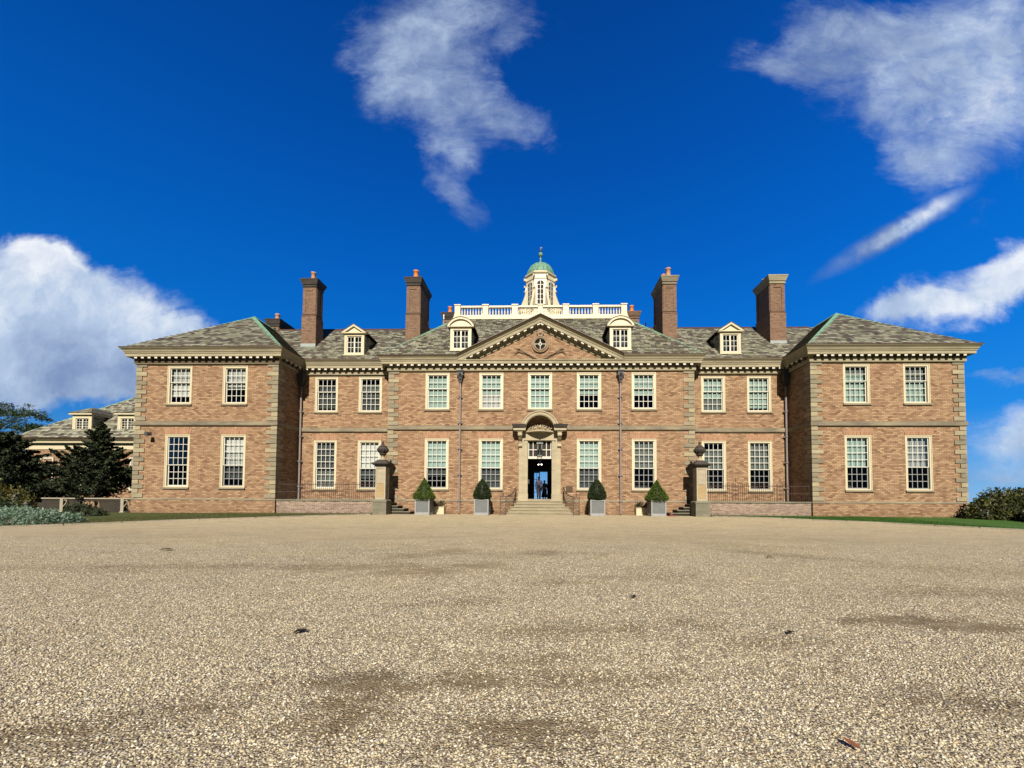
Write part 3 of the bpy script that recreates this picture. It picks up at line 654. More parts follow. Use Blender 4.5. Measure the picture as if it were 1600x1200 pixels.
# cornices
PED = 4.95
KP = 13
full = [(0.0, 8.68), (0.10, 8.68), (0.12, 8.72), (0.12, 9.03), (0.38, 9.04), (0.38, 9.18), (0.41, 9.20), (0.42, 9.26), (0.45, 9.28), (0.48, 9.37), (0.54, 9.44), (0.58, 9.47), (0.58, 9.50), (0.0, 9.50)]
flat = [(0.0, 8.68), (0.10, 8.68), (0.12, 8.72), (0.12, 9.03), (0.38, 9.04), (0.38, 9.18), (0.42, 9.21), (0.44, 9.28), (0.0, 9.33)]
def modillions(m, pth):
    for i, (a, b) in enumerate(zip(pth[:-1], pth[1:])):
        Lg = math.hypot(b[0] - a[0], b[1] - a[1])
        if Lg > 20: Lg2 = Lg
        tx, ty = (b[0] - a[0]) / Lg, (b[1] - a[1]) / Lg; nx_, ny_ = ty, -tx
        n = int(round(Lg / 0.405)); 
        for k in range(n):
            p = (k + 0.5) * Lg / n
            c = (a[0] + tx * p, a[1] + ty * p); w = 0.082
            def pt(al, o_, z): return (c[0] + tx * al + nx_ * o_, c[1] + ty * al + ny_ * o_, z)
            prof = [(0.10, 8.90), (0.20, 8.86), (0.31, 8.90), (0.35, 8.93), (0.355, 9.037), (0.10, 9.037)]
            v_ = [pt(-w, o_, z) for o_, z in prof] + [pt(w, o_, z) for o_, z in prof]; q = len(prof)
            m.add(v_, [tuple(range(q)), tuple(range(2 * q - 1, q - 1, -1))] + [(j, j + q, (j + 1) % q + q, (j + 1) % q) for j in range(q)])
def two(o, nf):      # sunlit white painted on bracket fronts, eave shade on their other faces and soffit
    o.data.materials.append(MATS['white paint']); o.data.materials.append(MATS['soffit shade'])
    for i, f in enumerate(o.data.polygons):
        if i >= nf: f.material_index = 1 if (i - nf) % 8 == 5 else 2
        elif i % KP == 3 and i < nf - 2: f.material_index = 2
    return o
Lc, Rc = split_out(-PED, PED)
for pth in (Lc, Rc):
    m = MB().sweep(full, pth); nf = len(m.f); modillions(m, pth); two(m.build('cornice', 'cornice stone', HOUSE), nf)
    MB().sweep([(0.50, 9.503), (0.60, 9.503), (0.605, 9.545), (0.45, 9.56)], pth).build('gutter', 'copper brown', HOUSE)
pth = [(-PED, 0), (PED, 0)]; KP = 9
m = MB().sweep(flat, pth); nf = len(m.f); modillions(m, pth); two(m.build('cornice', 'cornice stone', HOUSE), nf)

# pediment
m = MB(); m.prism_y([(-4.75, 9.32), (4.75, 9.32), (0, 11.50)], 0.0, 0.35); ped = m.build('pediment', 'house brick', HOUSE)
th = atan2(11.93 - 9.50, 5.06)
m = MB(); cs, sn = cos(th), sin(th)
for s in (-1, 1):
    prof = [(0.0, -0.62), (0.04, -0.62), (0.05, -0.38), (0.06, -0.37), (0.06, -0.36), (0.37, -0.35), (0.37, -0.20), (0.40, -0.17), (0.44, -0.08), (0.52, -0.02), (0.55, 0.0), (0.0, 0.0)]
    vs = []; k = len(prof)
    for xx in (5.06, 0.0):
        for o_, d in prof: # d measured perpendicular to the slope
            vs.append((s * xx, -o_, 9.50 + (5.06 - xx) * tan(th) + d / cs))
    vs = [(x if abs(x) < .01 else x, y, z) for x, y, z in vs]
    m.add(vs, [(j, k + j, k + (j + 1) % k, (j + 1) % k) for j in range(k)] + [tuple(range(k))])
    n = 12; fr0 = len(m.f)
    for q in range(n):
        t = (q + 0.75) / n; xx = 4.85 * (1 - t); zz = 9.50 + (5.06 - xx) * tan(th)
        w = 0.082
        a_, b_ = xx + w, xx - w
        for (xa, xb) in ((a_, b_),):
            za, zb = 9.50 + (5.06 - xa) * tan(th), 9.50 + (5.06 - xb) * tan(th)
            t0, t1 = -0.352 / cs, -0.47 / cs
            m.add([(s * xa, -.1, za + t0), (s * xb, -.1, zb + t0), (s * xb, -.335, zb + t0), (s * xa, -.335, za + t0),
                   (s * xa, -.1, za + t1), (s * xb, -.1, zb + t1), (s * xb, -.335, zb + t1 + .04), (s * xa, -.335, za + t1 + .04)],
                  [(0, 1, 2, 3), (7, 6, 5, 4), (0, 4, 5, 1), (1, 5, 6, 2), (2, 6, 7, 3), (3, 7, 4, 0)])
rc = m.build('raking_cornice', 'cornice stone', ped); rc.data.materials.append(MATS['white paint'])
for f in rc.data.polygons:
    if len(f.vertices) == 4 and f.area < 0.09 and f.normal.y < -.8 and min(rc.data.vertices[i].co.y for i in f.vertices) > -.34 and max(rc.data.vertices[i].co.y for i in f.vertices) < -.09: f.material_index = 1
m = MB()
for s in (-1, 1):
    m.add([(s * 5.16, -.60, 9.475), (0, -.60, 9.475 + 5.16 * tan(th)), (0, 3.3, 9.475 + 5.16 * tan(th)), (s * 5.16, 0.1, 9.475),
           (s * 5.16, -.60, 9.52), (0, -.60, 9.52 + 5.16 * tan(th)), (0, 3.3, 9.52 + 5.16 * tan(th)), (s * 5.16, 0.1, 9.52)],
          [(0, 1, 2, 3), (7, 6, 5, 4), (0, 4, 5, 1), (1, 5, 6, 2), (2, 6, 7, 3), (3, 7, 4, 0)])
m.build('pediment_roof', 'copper brown', ped)
def ring(cx, cz, r0, r1, y0, y1, n=32, a0=0, a1=2 * pi):
    m = MB(); vs = []
    for i in range(n + 1):
        a = a0 + (a1 - a0) * i / n
        for r, y in ((r0, y0), (r1, y0), (r1, y1), (r0, y1)): vs.append((cx + r * cos(a), y, cz + r * sin(a)))
    m.add(vs, [(i * 4 + j, i * 4 + (j + 1) % 4, i * 4 + 4 + (j + 1) % 4, i * 4 + 4 + j) for i in range(n) for j in range(4)]); return m
oc = ring(0, 10.33, 0.36, 0.52, -0.10, 0.02)
r2 = ring(0, 10.33, 0.34, 0.42, -0.14, 0.02); oc.add(r2.v, r2.f)
oc.prism_y([(-.13, 10.76), (.13, 10.76), (.17, 11.12), (.10, 11.22), (-.10, 11.22), (-.17, 11.12)], -0.16, 0.02)
oc.sphere((0, -0.14, 10.98), 0.11); oc.sphere((-.16, -0.08, 10.95), 0.06); oc.sphere((.16, -0.08, 10.95), 0.06)
oc.prism_y([(-.16, 9.90), (0, 9.80), (.16, 9.90), (.12, 10.0), (-.12, 10.0)], -0.12, 0.02)
oco = oc.build('oculus', 'carved stone', ped)
MB().lathe([(0.001, 0), (0.37, 0)], n=32).xf(Matrix.Translation((0, -0.012, 10.33)) @ Matrix.Rotation(pi / 2, 4, 'X')).build('pane', 'room dark', oco)
m = MB()
for a in range(4): 
    aa = a * pi / 2; m.tube([(0.08 * cos(aa), -0.05, 10.33 + 0.08 * sin(aa)), (0.36 * cos(aa), -0.05, 10.33 + 0.36 * sin(aa))], 0.022, 6)
q = ring(0, 10.33, 0.06, 0.10, -0.07, -0.03, 16); m.add(q.v, q.f)
q = ring(0, 10.33, 0.32, 0.37, -0.07, -0.03, 24); m.add(q.v, q.f)
m.build('muntin', 'white paint', oco)
for s in (-1, 1):
    m = MB()
    for k in range(9):
        t = k / 8.0; bx, bz = 0.30 + 0.95 * t, 9.48 + 0.16 * sin(t * 2.4) + 0.42 * t * t
        m.tube([(s * (bx - .14), -0.05, bz - .05), (s * bx, -0.09, bz + 0.03 * sin(k)), (s * (bx + .16), -0.05, bz + 0.02 + .10 * sin(t * 3)), (s * (bx + .22), -0.03, bz - 0.02 + .08 * t)], 0.040, 6, 0.012)
    for k in range(5):
        t = k / 4.0; m.tube([(s * (1.0 + .08 * k), -0.04, 9.75 + .03 * k), (s * (1.12 + .09 * k), -0.08, 9.92 + 0.02 * k - .03 * k * k * .3), (s * (1.28 + .07 * k), -0.04, 9.90 - .06 * k)], 0.030, 6, 0.01)
    m.build('carving', 'carved stone', ped)

# ------------------------------------------------------------------ windows
def window_meshes(w, h, rt, rb, cols=4):
    """casing, two sashes (rt rows over rb rows) and the panes, local origin at the sill centre of the opening, facing -y"""
    c = 0.135; cas = MB()
    x0, x1 = -w / 2, w / 2
    cas.box(x0, x0 + c, 0.0, 0.13, 0.0, h); cas.box(x1 - c, x1, 0.0, 0.13, 0.0, h)
    cas.box(x0 + c, x1 - c, 0.0, 0.13, h - c, h)
    cas.box(x0 + c, x1 - c, 0.002, 0.13, 0.0, 0.075)
    for s in (-1, 1): cas.box(s * (w / 2 - .022) - .022, s * (w / 2 - .022) + .022, -0.025, 0.01, 0.0, h)
    cas.box(x0 + .044, x1 - .044, -0.025, 0.0, h - 0.045, h)
    sill = MB().box(x0 - .05, x1 + .05, -0.10, 0.14, -0.09, 0.0)
    ix, iz0, iz1 = w / 2 - c, 0.076, h - c; ih = iz1 - iz0; mid = iz0 + ih * rb / (rt + rb)
    def sash(za, zb, rows, y, bot=0.05):
        s_ = MB(); st = 0.045
        s_.box(-ix, -ix + st, y, y + .04, za, zb); s_.box(ix - st, ix, y, y + .04, za, zb)
        s_.box(-ix + st, ix - st, y, y + .04, za, za + bot); s_.box(-ix + st, ix - st, y, y + .04, zb - .045, zb)
        for k in range(1, cols):
            x = -ix + st + (2 * ix - 2 * st) * k / cols; s_.box(x - .015, x + .015, y + .006, y + .034, za + bot, zb - .045)
        for k in range(1, rows):
            z = za + bot + (zb - za - bot - .045) * k / rows; s_.box(-ix + st, ix - st, y + .008, y + .032, z - .015, z + .015)
        g = MB().quad((-ix + .02, y + .02, za + .02), (ix - .02, y + .02, za + .02), (ix - .02, y + .02, zb - .02), (-ix + .02, y + .02, zb - .02))
        return s_, g
    up = sash(mid - .022, iz1, rt, 0.055, 0.045); lo = sash(iz0, mid + .022, rb, 0.10, 0.06)
    return cas, sill, up, lo, (ix, iz0, iz1, mid)
CACHE = {}
def put(key, name, mat, parent, builder):
    if key not in CACHE:
        o = builder().build(name, mat, parent); CACHE[key] = o.data; return o
    return link(name, CACHE[key], parent)
def window(x, Y, zr, blinds, greysash=False, label=None):
    tall = zr[1] - zr[0] > 2.6; rt, rb = (4, 3) if tall else (2, 3)
    w, h = 2 * WH, zr[1] - zr[0]
    cas, sill, up, lo, (ix, iz0, iz1, mid) = window_meshes(w - .004, h - .004, rt, rb)
    k = 'T' if tall else 'S'
    o = put(k + 'cas', 'window', 'cream paint', HOUSE, lambda: cas); o.location = (x, Y + 0.025, zr[0] + .002)
    if label: o['label'] = label
    put(k + 'sill', 'sill', 'band stone', o, lambda: sill)
    put(k + 'up', 'sash', 'sash paint', o, lambda: up[0])
    put(k + 'lo' + str(greysash), 'sash', 'sash grey paint' if greysash else 'sash paint', o, lambda: lo[0])
    put(k + 'gu', 'pane', 'window glass', o, lambda: up[1]); put(k + 'gl', 'pane', 'window glass', o, lambda: lo[1])
    for i, (f0, f1, mt) in enumerate(blinds):   # fractions from the top of the glazed area
        a, b = iz1 - (iz1 - iz0) * f0, iz1 - (iz1 - iz0) * f1
        y = 0.20 + 0.02 * i
        m = MB().box(-ix - .03, ix + .03, y, y + .01, b, a)
        m.build('curtain' if 'curtain' in mt else 'blind', mt, o)
    return o
A, Wt, G, S_, Cu = 'blind aqua', 'blind white', 'blind grey', 'blind shade', 'curtain'
H4 = 4 / 7.0
window(-6.25, YC, GW, [(0, H4, A), (H4, 0.76, S_)], True); window(-2.96, YC, GW, [(0, H4, A), (H4, 1, S_)], True)
window(2.96, YC, GW, [(0, H4, A), (H4, 1, S_)], True); window(6.25, YC, GW, [(0, H4, G)], True)
window(-6.25, YC, UW, [(0, 1, 'blind aqua')]); window(-2.96, YC, UW, [(0, .55, A), (.55, 1, Cu)]); window(0, YC, UW, [(0, 1, A)])
window(2.96, YC, UW, [(0, .56, A)]); window(6.25, YC, UW, [(0, .60, A)])
window(-13.5, YR, UW, [(0.2, 0.9, S_)]); window(-10.7, YR, UW, [(0.15, .5, G), (.5, 1, S_)])
window(-13.5, YR, GW, [(0, 0.58, S_), (0.58, 1, G)]); window(-10.7, YR, GW, [(0, H4, Wt), (H4, .8, S_)], True)
window(10.7, YR, UW, [(0, .62, A), (.62, 1, G)]); window(13.5, YR, UW, [(0, .9, A)])
window(10.7, YR, GW, [(.13, H4, G)], True); window(13.5, YR, GW, [(0, H4, G)], True)
window(-21.03, YW, UW, [(0, .42, Cu), (.42, .80, Wt)]); window(-17.73, YW, UW, [(0, .52, Cu), (.52, .6, S_)])
window(-21.03, YW, GW, []); window(-17.73, YW, GW, [(0, .33, Wt), (.33, .60, Cu), (.60, .85, S_)], True)
window(17.73, YW, UW, [(0, .2, G), (.2, 1, A)]); window(21.03, YW, UW, [(0, .35, G), (.35, 1, A)])
window(17.73, YW, GW, [(0, H4, A)], True); window(21.03, YW, GW, [(0, H4, Cu)], True)
# inner rooms
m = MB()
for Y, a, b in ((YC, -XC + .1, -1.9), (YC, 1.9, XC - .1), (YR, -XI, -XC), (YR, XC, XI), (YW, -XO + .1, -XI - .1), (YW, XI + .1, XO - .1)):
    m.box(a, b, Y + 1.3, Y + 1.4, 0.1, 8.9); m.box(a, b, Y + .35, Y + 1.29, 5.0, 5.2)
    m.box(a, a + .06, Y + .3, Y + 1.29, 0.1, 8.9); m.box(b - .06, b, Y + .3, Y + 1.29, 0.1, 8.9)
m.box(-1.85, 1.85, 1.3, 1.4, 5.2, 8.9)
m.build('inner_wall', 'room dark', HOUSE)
m = MB()  # hall with the garden door open at its far end
m.box(-1.8, 1.8, 0.17, 12.0, 4.7, 4.8)
m.box(-1.88, -1.8, 0.17, 12.0, 0.925, 4.7); m.box(1.8, 1.88, 0.17, 12.0, 0.925, 4.7)
YB = 10.4
facade(m, YB, -1.8, 1.8, 0.925, 4.7, [(-0.52, 0.66, 0.925, 3.30)], 0.15)
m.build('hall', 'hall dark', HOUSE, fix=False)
MB().box(-1.8, 1.8, 0.21, 12.0, 0.80, 0.925).build('hall_floor', 'band stone', HOUSE)
m = MB(); m.box(-0.52, -0.46, YB + .02, YB + .07, .93, 3.29); m.box(-0.05, 0.02, YB + .02, YB + .07, .93, 3.29); m.box(-0.46, -.05, YB + .02, YB + .07, 3.2, 3.29)
for z in (1.55, 2.1, 2.65): m.box(-0.46, -.05, YB + .03, YB + .06, z - .02, z + .02)
m.box(-.27, -.24, YB + .03, YB + .06, 1.55, 3.2)
m.build('garden_door', 'black iron', HOUSE)

# ------------------------------------------------------------------ roofs
def slope(m, a, b, c, d, n, lip=0.038):
    """stepped slate courses: a-b eave (left to right), d-c ridge"""
    a, b, c, d = map(Vector, (a, b, c, d)); nrm = (b - a).cross(d - a).normalized()
    if nrm.z < 0: nrm = -nrm
    for i in range(n):
        t0, t1 = i / n, (i + 1) / n
        p0, p1 = a.lerp(d, t0) + nrm * lip, b.lerp(c, t0) + nrm * lip; q0, q1 = a.lerp(d, t1) + nrm * .002, b.lerp(c, t1) + nrm * .002
        r0, r1 = a.lerp(d, t0) - nrm * .01, b.lerp(c, t0) - nrm * .01
        m.quad(p0, p1, q1, q0); m.quad(r0, r1, p1, p0)
EZ, RZ, OV = 9.52, 13.15, 0.52
m = MB()     # wings
for s in (-1, 1):
    xa, xb = s * (XI - OV), s * (XO + OV); xm = s * (XI + XO) / 2; ya = YW - OV; yp = 2.25
    slope(m, (xa, ya, EZ), (xb, ya, EZ), (xm, yp, RZ), (xm, yp, RZ), 24)
    slope(m, (xa, 12.5, EZ), (xa, ya, EZ), (xm, yp, RZ), (xm, 9, RZ), 24)
    slope(m, (xb, 12.5, EZ), (xb, ya, EZ), (xm, yp, RZ), (xm, 9, RZ), 24)
    slope(m, (xb, 12.5, EZ), (xa, 12.5, EZ), (xm, 9, RZ), (xm, 9, RZ), 24)
    # recessed range
    slope(m, (s * 8.3, YR - OV, EZ), (s * 17.5, YR - OV, EZ), (s * 19.3, 4.32, RZ), (s * 6.0, 4.32, RZ), 24)
    slope(m, (s * 8.3, 9.0, EZ), (s * 17.5, 9.0, EZ), (s * 19.3, 4.32, RZ), (s * 6.0, 4.32, RZ), 24)
    # centre block, sides
    slope(m, (s * (XC + OV), 11.5, EZ), (s * (XC + OV), YC - OV, EZ), (s * 6.1, 4.45, 13.92), (s * 6.1, 10, 13.92), 28)
zk = 9.475 + 5.16 * tan(th) - .02; tk = (zk - EZ) / (13.92 - EZ); yk = (YC - OV) + (4.45 - YC + OV) * tk; xk = XC + OV - (XC + OV - 6.1) * tk
for s in (-1, 1): slope(m, (s * (XC + OV), YC - OV, EZ), (s * 5.06, YC - OV, EZ), (s * .02, yk, zk), (s * xk, yk, zk), 15)
slope(m, (-xk, yk, zk), (xk, yk, zk), (6.1, 4.45, 13.92), (-6.1, 4.45, 13.92), 13)
slope(m, (-XC - OV, 12.2, EZ), (XC + OV, 12.2, EZ), (6.1, 10, 13.92), (-6.1, 10, 13.92), 28)
ROOF = m.build('roof', 'roof slate', HOUSE, fix=False)
MB().box(-6.1, 6.1, 4.45, 10.0, 13.85, 13.93).build('roof_deck', 'deck lead', HOUSE)
def strip(m, a, b, w=0.17, h=0.06):
    a, b = Vector(a), Vector(b); t = (b - a).normalized(); sd = t.cross(Vector((0, 0, 1))).normalized() * w; up = Vector((0, 0, h))
    dn = Vector((0, 0, 0.10))
    m.add([a - sd - dn, a + up, a + sd - dn, b - sd - dn, b + up, b + sd - dn], [(0, 1, 4, 3), (1, 2, 5, 4), (0, 2, 1), (3, 4, 5), (0, 3, 5, 2)])
for s in (-1, 1):
    xm = s * (XI + XO) / 2; ap = (xm, 2.25, RZ + .03)
    m = MB(); strip(m, (s * (XI - OV + .15), YW - OV + .12, EZ + .08), ap, 0.17); m.build('hip_ridge', 'copper green', HOUSE)
    m = MB(); strip(m, (s * (XO + OV - .15), YW - OV + .12, EZ + .05), ap, 0.12, .03); m.build('hip_ridge', 'copper green', HOUSE)
    m = MB(); strip(m, ap, (xm, 9, RZ + .03), 0.15); m.build('hip_ridge', 'copper green', HOUSE)
    m = MB(); strip(m, (s * (XC + OV - .1), YC - OV + .12, EZ + .08), (s * 6.1, 4.45, 13.95), 0.14); m.build('hip_ridge', 'copper green', HOUSE)
    m = MB(); strip(m, (s * 7.4, 4.32, RZ + .02), (s * 19.0, 4.32, RZ + .02), 0.13, 0.05); m.build('ridge', 'copper brown', HOUSE)

# chimneys
def pot(par, x, y, z, h=0.62, r=0.15, mat='terracotta'):
    return MB().lathe([(r * 1.12, 0), (r * 1.15, .05), (r * .98, .10), (r * .88, h - .10), (r * 1.04, h - .08), (r * 1.04, h), (r * .80, h), (r * .78, h - .2)], x, y, 14, z).build('chimney_pot', mat, par, True)
def chimney(cx, y0, hx, dep, zt, z0, pots, mat='chimney brick', cap='dark stone', pm='terracotta'):
    m = MB(); cy = y0 + dep / 2; hy = dep / 2; zc = zt - 0.52; zm = z0 + (zc - z0) * 0.50
    m.frus(cx, cy, z0 - 1.5, zm, hx + .045, hy + .045, hx + .045, hy + .045)
    m.frus(cx, cy, zm, zm + .06, hx + .07, hy + .07, hx, hy)
    m.frus(cx, cy, zm + .061, zc, hx, hy, hx, hy)
    for s in (-1, 1):  # raised frame round a sunken panel, front and sides
        m.box(cx + s * (hx - .1) - .1, cx + s * (hx - .1) + .1, y0 - .035, y0 + .01, zm + .12, zc - .12)
        m.box(*sorted((cx + s * (hx + .035), cx + s * (hx - .01))), y0 + .03, y0 + .25, zm + .12, zc - .12)
        m.box(*sorted((cx + s * (hx + .035), cx + s * (hx - .01))), y0 + dep - .25, y0 + dep - .03, zm + .12, zc - .12)
    m.box(cx - hx + .2, cx + hx - .2, y0 - .035, y0 + .01, zc - .26, zc - .12)
    m.box(cx - hx + .2, cx + hx - .2, y0 - .035, y0 + .01, zm + .12, zm + .26)
    c = m.build('chimney', mat, HOUSE)
    m = MB(); m.frus(cx, cy, zc, zc + .07, hx + .05, hy + .05, hx + .06, hy + .06); m.frus(cx, cy, zc + .071, zc + .17, hx + .02, hy + .02, hx + .03, hy + .03)
    m.frus(cx, cy, zc + .171, zc + .24, hx + .07, hy + .07, hx + .09, hy + .09)
    m.frus(cx, cy, zc + .241, zc + .44, hx + .09, hy + .09, hx + .16, hy + .16); m.frus(cx, cy, zc + .441, zt, hx + .17, hy + .17, hx + .17, hy + .17)
    m.build('cap', cap, c)
    for (px, py, h, r) in pots: pot(c, cx + px, y0 + py, zt, h, r, pm)
    m = MB(); hh = hx + .06; m.box(cx - hh, cx + hh, y0 - .075, y0 - .048, z0 - .42, z0 + .10); m.box(cx - hh - .12, cx + hh + .12, y0 - .2, y0 - .078, z0 - .32, z0 - .22)
    m.build('flashing', 'flashing', c)
    return c
chimney(-15.37, 1.85, .44, .80, 15.52, 11.05, [(.0, .4, .68, .16)], pm='pale terracotta')
chimney(-8.44, 1.95, .44, 2.15, 15.62, 11.12, [(.05, .35, .66, .18), (.10, .85, .42, .13), (.12, 1.3, .35, .12), (.12, 1.7, .45, .12)])
chimney(8.50, 2.10, .43, 2.10, 15.66, 11.25, [(.02, .35, .72, .18), (-.12, .9, .62, .14), (-.12, 1.4, .5, .12)], cap='band stone', pm='pale terracotta')
chimney(15.46, 2.05, .47, 1.65, 15.62, 11.2, [(-.2, 1.2, .42, .12), (-.2, .8, .22, .12)], cap='cornice stone', pm='lead pipe')
for s in (-1, 1): chimney(s * 7.32, 7.2, .42, .7, 15.72, 13.6, [(-s * .08, .3, .60, .17)], cap='dark stone' if s < 0 else 'chimney brick')
chimney(-19.45, 4.3, .42, 1.6, 13.95, 12.6, [(.1, .3, .5, .17)], pm='pale terracotta')
chimney(-24.1, 7.0, .45, .8, 13.2, 11.6, [])

# dormers
def casement(par, x, y, z0, w, h, rows=3):
    m = MB(); m.box(x - w / 2, x - w / 2 + .05, y, y + .05, z0, z0 + h); m.box(x + w / 2 - .05, x + w / 2, y, y + .05, z0, z0 + h)
    m.box(x - w / 2 + .05, x + w / 2 - .05, y, y + .05, z0, z0 + .05); m.box(x - w / 2 + .05, x + w / 2 - .05, y, y + .05, z0 + h - .05, z0 + h)
    m.box(x - .045, x + .045, y - .004, y + .05, z0 + .05, z0 + h - .05)
    for s in (-1, 1):
        xx = x + s * (w / 4 + .002); m.box(xx - .014, xx + .014, y + .01, y + .04, z0 + .05, z0 + h - .05)
    for k in range(1, rows):
        z = z0 + .05 + (h - .1) * k / rows; m.box(x - w / 2 + .05, x + w / 2 - .05, y + .012, y + .038, z - .014, z + .014)
    wo = m.build('window', 'white paint', par)
    MB().quad((x - w / 2 + .02, y + .03, z0 + .02), (x + w / 2 - .02, y + .03, z0 + .02), (x + w / 2 - .02, y + .03, z0 + h - .02), (x - w / 2 + .02, y + .03, z0 + h - .02)).build('pane', 'window glass', wo)
    MB().box(x - w / 2, x + w / 2, y + .22, y + .24, z0, z0 + h).build('blind', 'blind shade', wo)
def dormer(cx, y, z0, hw, zw, kind, depth):
    m = MB(); fw, fh = hw - .16, zw - .14     # frame width
    m.box(cx - hw, cx - fw, y, y + .12, z0, zw); m.box(cx + fw, cx + hw, y, y + .12, z0, zw)
    m.box(cx - fw, cx + fw, y, y + .12, zw - .15, zw); m.box(cx - fw, cx + fw, y, y + .12, z0, z0 + .10)
    m.box(cx - hw - .03, cx + hw + .03, y - .05, y + .12, z0 - .06, z0 - .001)
    d = m.build('dormer', 'cream paint', HOUSE)
    casement(d, cx, y + .05, z0 + .10, 2 * fw, zw - .15 - z0 - .10)
    for s in (-1, 1): MB().box(*sorted((cx + s * hw, cx + s * (hw - .06))), y + .121, y + depth, z0 - .6, zw).build('side_wall', 'roof slate', d)
    if kind == 'tri':
        A_ = 0.56; e = hw + .17
        m = MB().prism_y([(cx - e + .06, zw + .06), (cx + e - .06, zw + .06), (cx, zw + A_ - .06)], y - .04, y + .10)
        m.box(cx - e, cx + e, y - .12, y + .10, zw + .001, zw + .058)
        for s in (-1, 1):
            m.add([(cx + s * e, y - .14, zw + .04), (cx, y - .14, zw + A_), (cx, y - .14, zw + A_ - .12), (cx + s * (e - .22), y - .14, zw + .06),
                   (cx + s * e, y + .1, zw + .04), (cx, y + .1, zw + A_), (cx, y + .1, zw + A_ - .12), (cx + s * (e - .22), y + .1, zw + .06)],
                  [(0, 1, 2, 3), (7, 6, 5, 4), (0, 4, 5, 1), (1, 5, 6, 2), (2, 6, 7, 3), (3, 7, 4, 0)])
        m.build('gable', 'cream paint', d)
        m = MB()
        for s in (-1, 1):
            m.add([(cx + s * (e + .02), y - .16, zw + .045), (cx, y - .16, zw + A_ + .01), (cx, y + depth + .6, zw + A_ + .01), (cx + s * (e + .02), y + depth, zw + .045),
                   (cx + s * (e + .02), y - .16, zw + .08), (cx, y - .16, zw + A_ + .045), (cx, y + depth + .6, zw + A_ + .045), (cx + s * (e + .02), y + depth, zw + .08)],
                  [(0, 1, 2, 3), (7, 6, 5, 4), (0, 4, 5, 1), (1, 5, 6, 2), (2, 6, 7, 3), (3, 7, 4, 0)])
        m.build('dormer_roof', 'copper brown', d)
    else:
        n = 20; e = hw + .17; H_ = 0.52; R_ = (e * e + H_ * H_) / (2 * H_); zc = zw + .06 + H_ - R_; a = math.asin(e / R_)
        arc = lambda r, k: (cx + r * sin(-a + 2 * a * k / n), zc + r * cos(-a + 2 * a * k / n))
        m = MB().prism_y([arc(R_ - .10, k) for k in range(n + 1)], y - .03, y + .10)
        m.box(cx - e, cx + e, y - .12, y + .10, zw + .001, zw + .045)
        for k in range(n):
            p, q, r, s_ = arc(R_, k), arc(R_, k + 1), arc(R_ - .11, k + 1), arc(R_ - .11, k)
            m.prism_y([p, q, r, s_], y - .13, y + .10)
        m.build('gable', 'cream paint', d)
        m = MB()
        for k in range(n):
            p, q, r, s_ = arc(R_ + .04, k), arc(R_ + .04, k + 1), arc(R_ + .003, k + 1), arc(R_ + .003, k)
            m.prism_y([p, q, r, s_], y - .15, y + depth + .8)
        m.build('dormer_roof', 'copper brown', d)
for s in (-1, 1):
    dormer(s * 11.73, 0.62, 9.97, 0.63, 11.30, 'tri', 1.9)
    dormer(s * 4.82, -0.18, 9.93, 0.64, 11.33, 'arc', 1.9)

# roof balustrade
YB0 = 4.55
m = MB(); m.box(-6.3, 6.3, YB0 - .22, YB0 + .20, 13.90, 14.08); m.box(-6.25, 6.25, YB0 - .14, YB0 + .14, 14.081, 14.24)
m.box(-6.0, 6.0, YB0 - .11, YB0 + .11, 14.80, 14.93)
for s in (-1, 1): m.box(s * 6.02 - .11, s * 6.02 + .11, YB0 + .2, 9.8, 14.80, 14.93); m.box(s * 6.02 - .14, s * 6.02 + .14, YB0 + .2, 9.8, 13.93, 14.24)
BAL = m.build('roof_balustrade', 'cream paint', HOUSE)
posts = [-6.0, -3.97, -1.84, 0, 1.84, 3.97, 6.0]
for x in posts:
    m = MB(); w = .20 if x else .15
    m.box(x - w, x + w, YB0 - .17, YB0 + .17, 14.241, 14.92); m.box(x - w - .04, x + w + .04, YB0 - .21, YB0 + .21, 14.921, 15.0); m.box(x - w - .03, x + w + .03, YB0 - .2, YB0 + .2, 14.09, 14.3)
    m.build('post', 'cream paint', BAL)
bprof = [(.035, 0), (.06, .02), (.06, .05), (.035, .08), (.066, .19), (.052, .30), (.028, .40), (.034, .48), (.055, .50), (.05, .56)]
bmsh = None
def put_bal(x):
    global bmsh
    if bmsh is None:
        o = MB().lathe(bprof, n=8).build('baluster', 'cream paint', BAL, True); bmsh = o.data
    else: o = link('baluster', bmsh, BAL)
    o.location = (x, YB0, 14.24)
for a, b in zip(posts[:-1], posts[1:]):
    if abs(a + b) / 2 < 1.5:
        s = 1 if a + b > 0 else -1
        for k in range(3): put_bal(s * (1.22 + .17 * k))
        m = MB(); x0, x1 = sorted((s * .16, s * 1.12))
        m.box(x0, x1, YB0 - .03, YB0 + .03, 14.241, 14.29); m.box(x0, x1, YB0 - .03, YB0 + .03, 14.75, 14.80)
        n = 4
        for i in range(n):
            c = x0 + (x1 - x0) * (i + .5) / n
            for j, zc in enumerate((14.405, 14.635)):
                q = ring(c, zc, .075, .108, YB0 - .03, YB0 + .03, 14); m.add(q.v, q.f)
        m.box(x1 - .05 if s > 0 else x0, x1 if s > 0 else x0 + .05, YB0 - .031, YB0 + .031, 14.291, 14.749)
        m.build('fretwork_panel', 'cream paint', BAL); continue
    n = 8
    for i in range(n): put_bal(a + .2 + (b - a - .4) * (i + .5) / n)

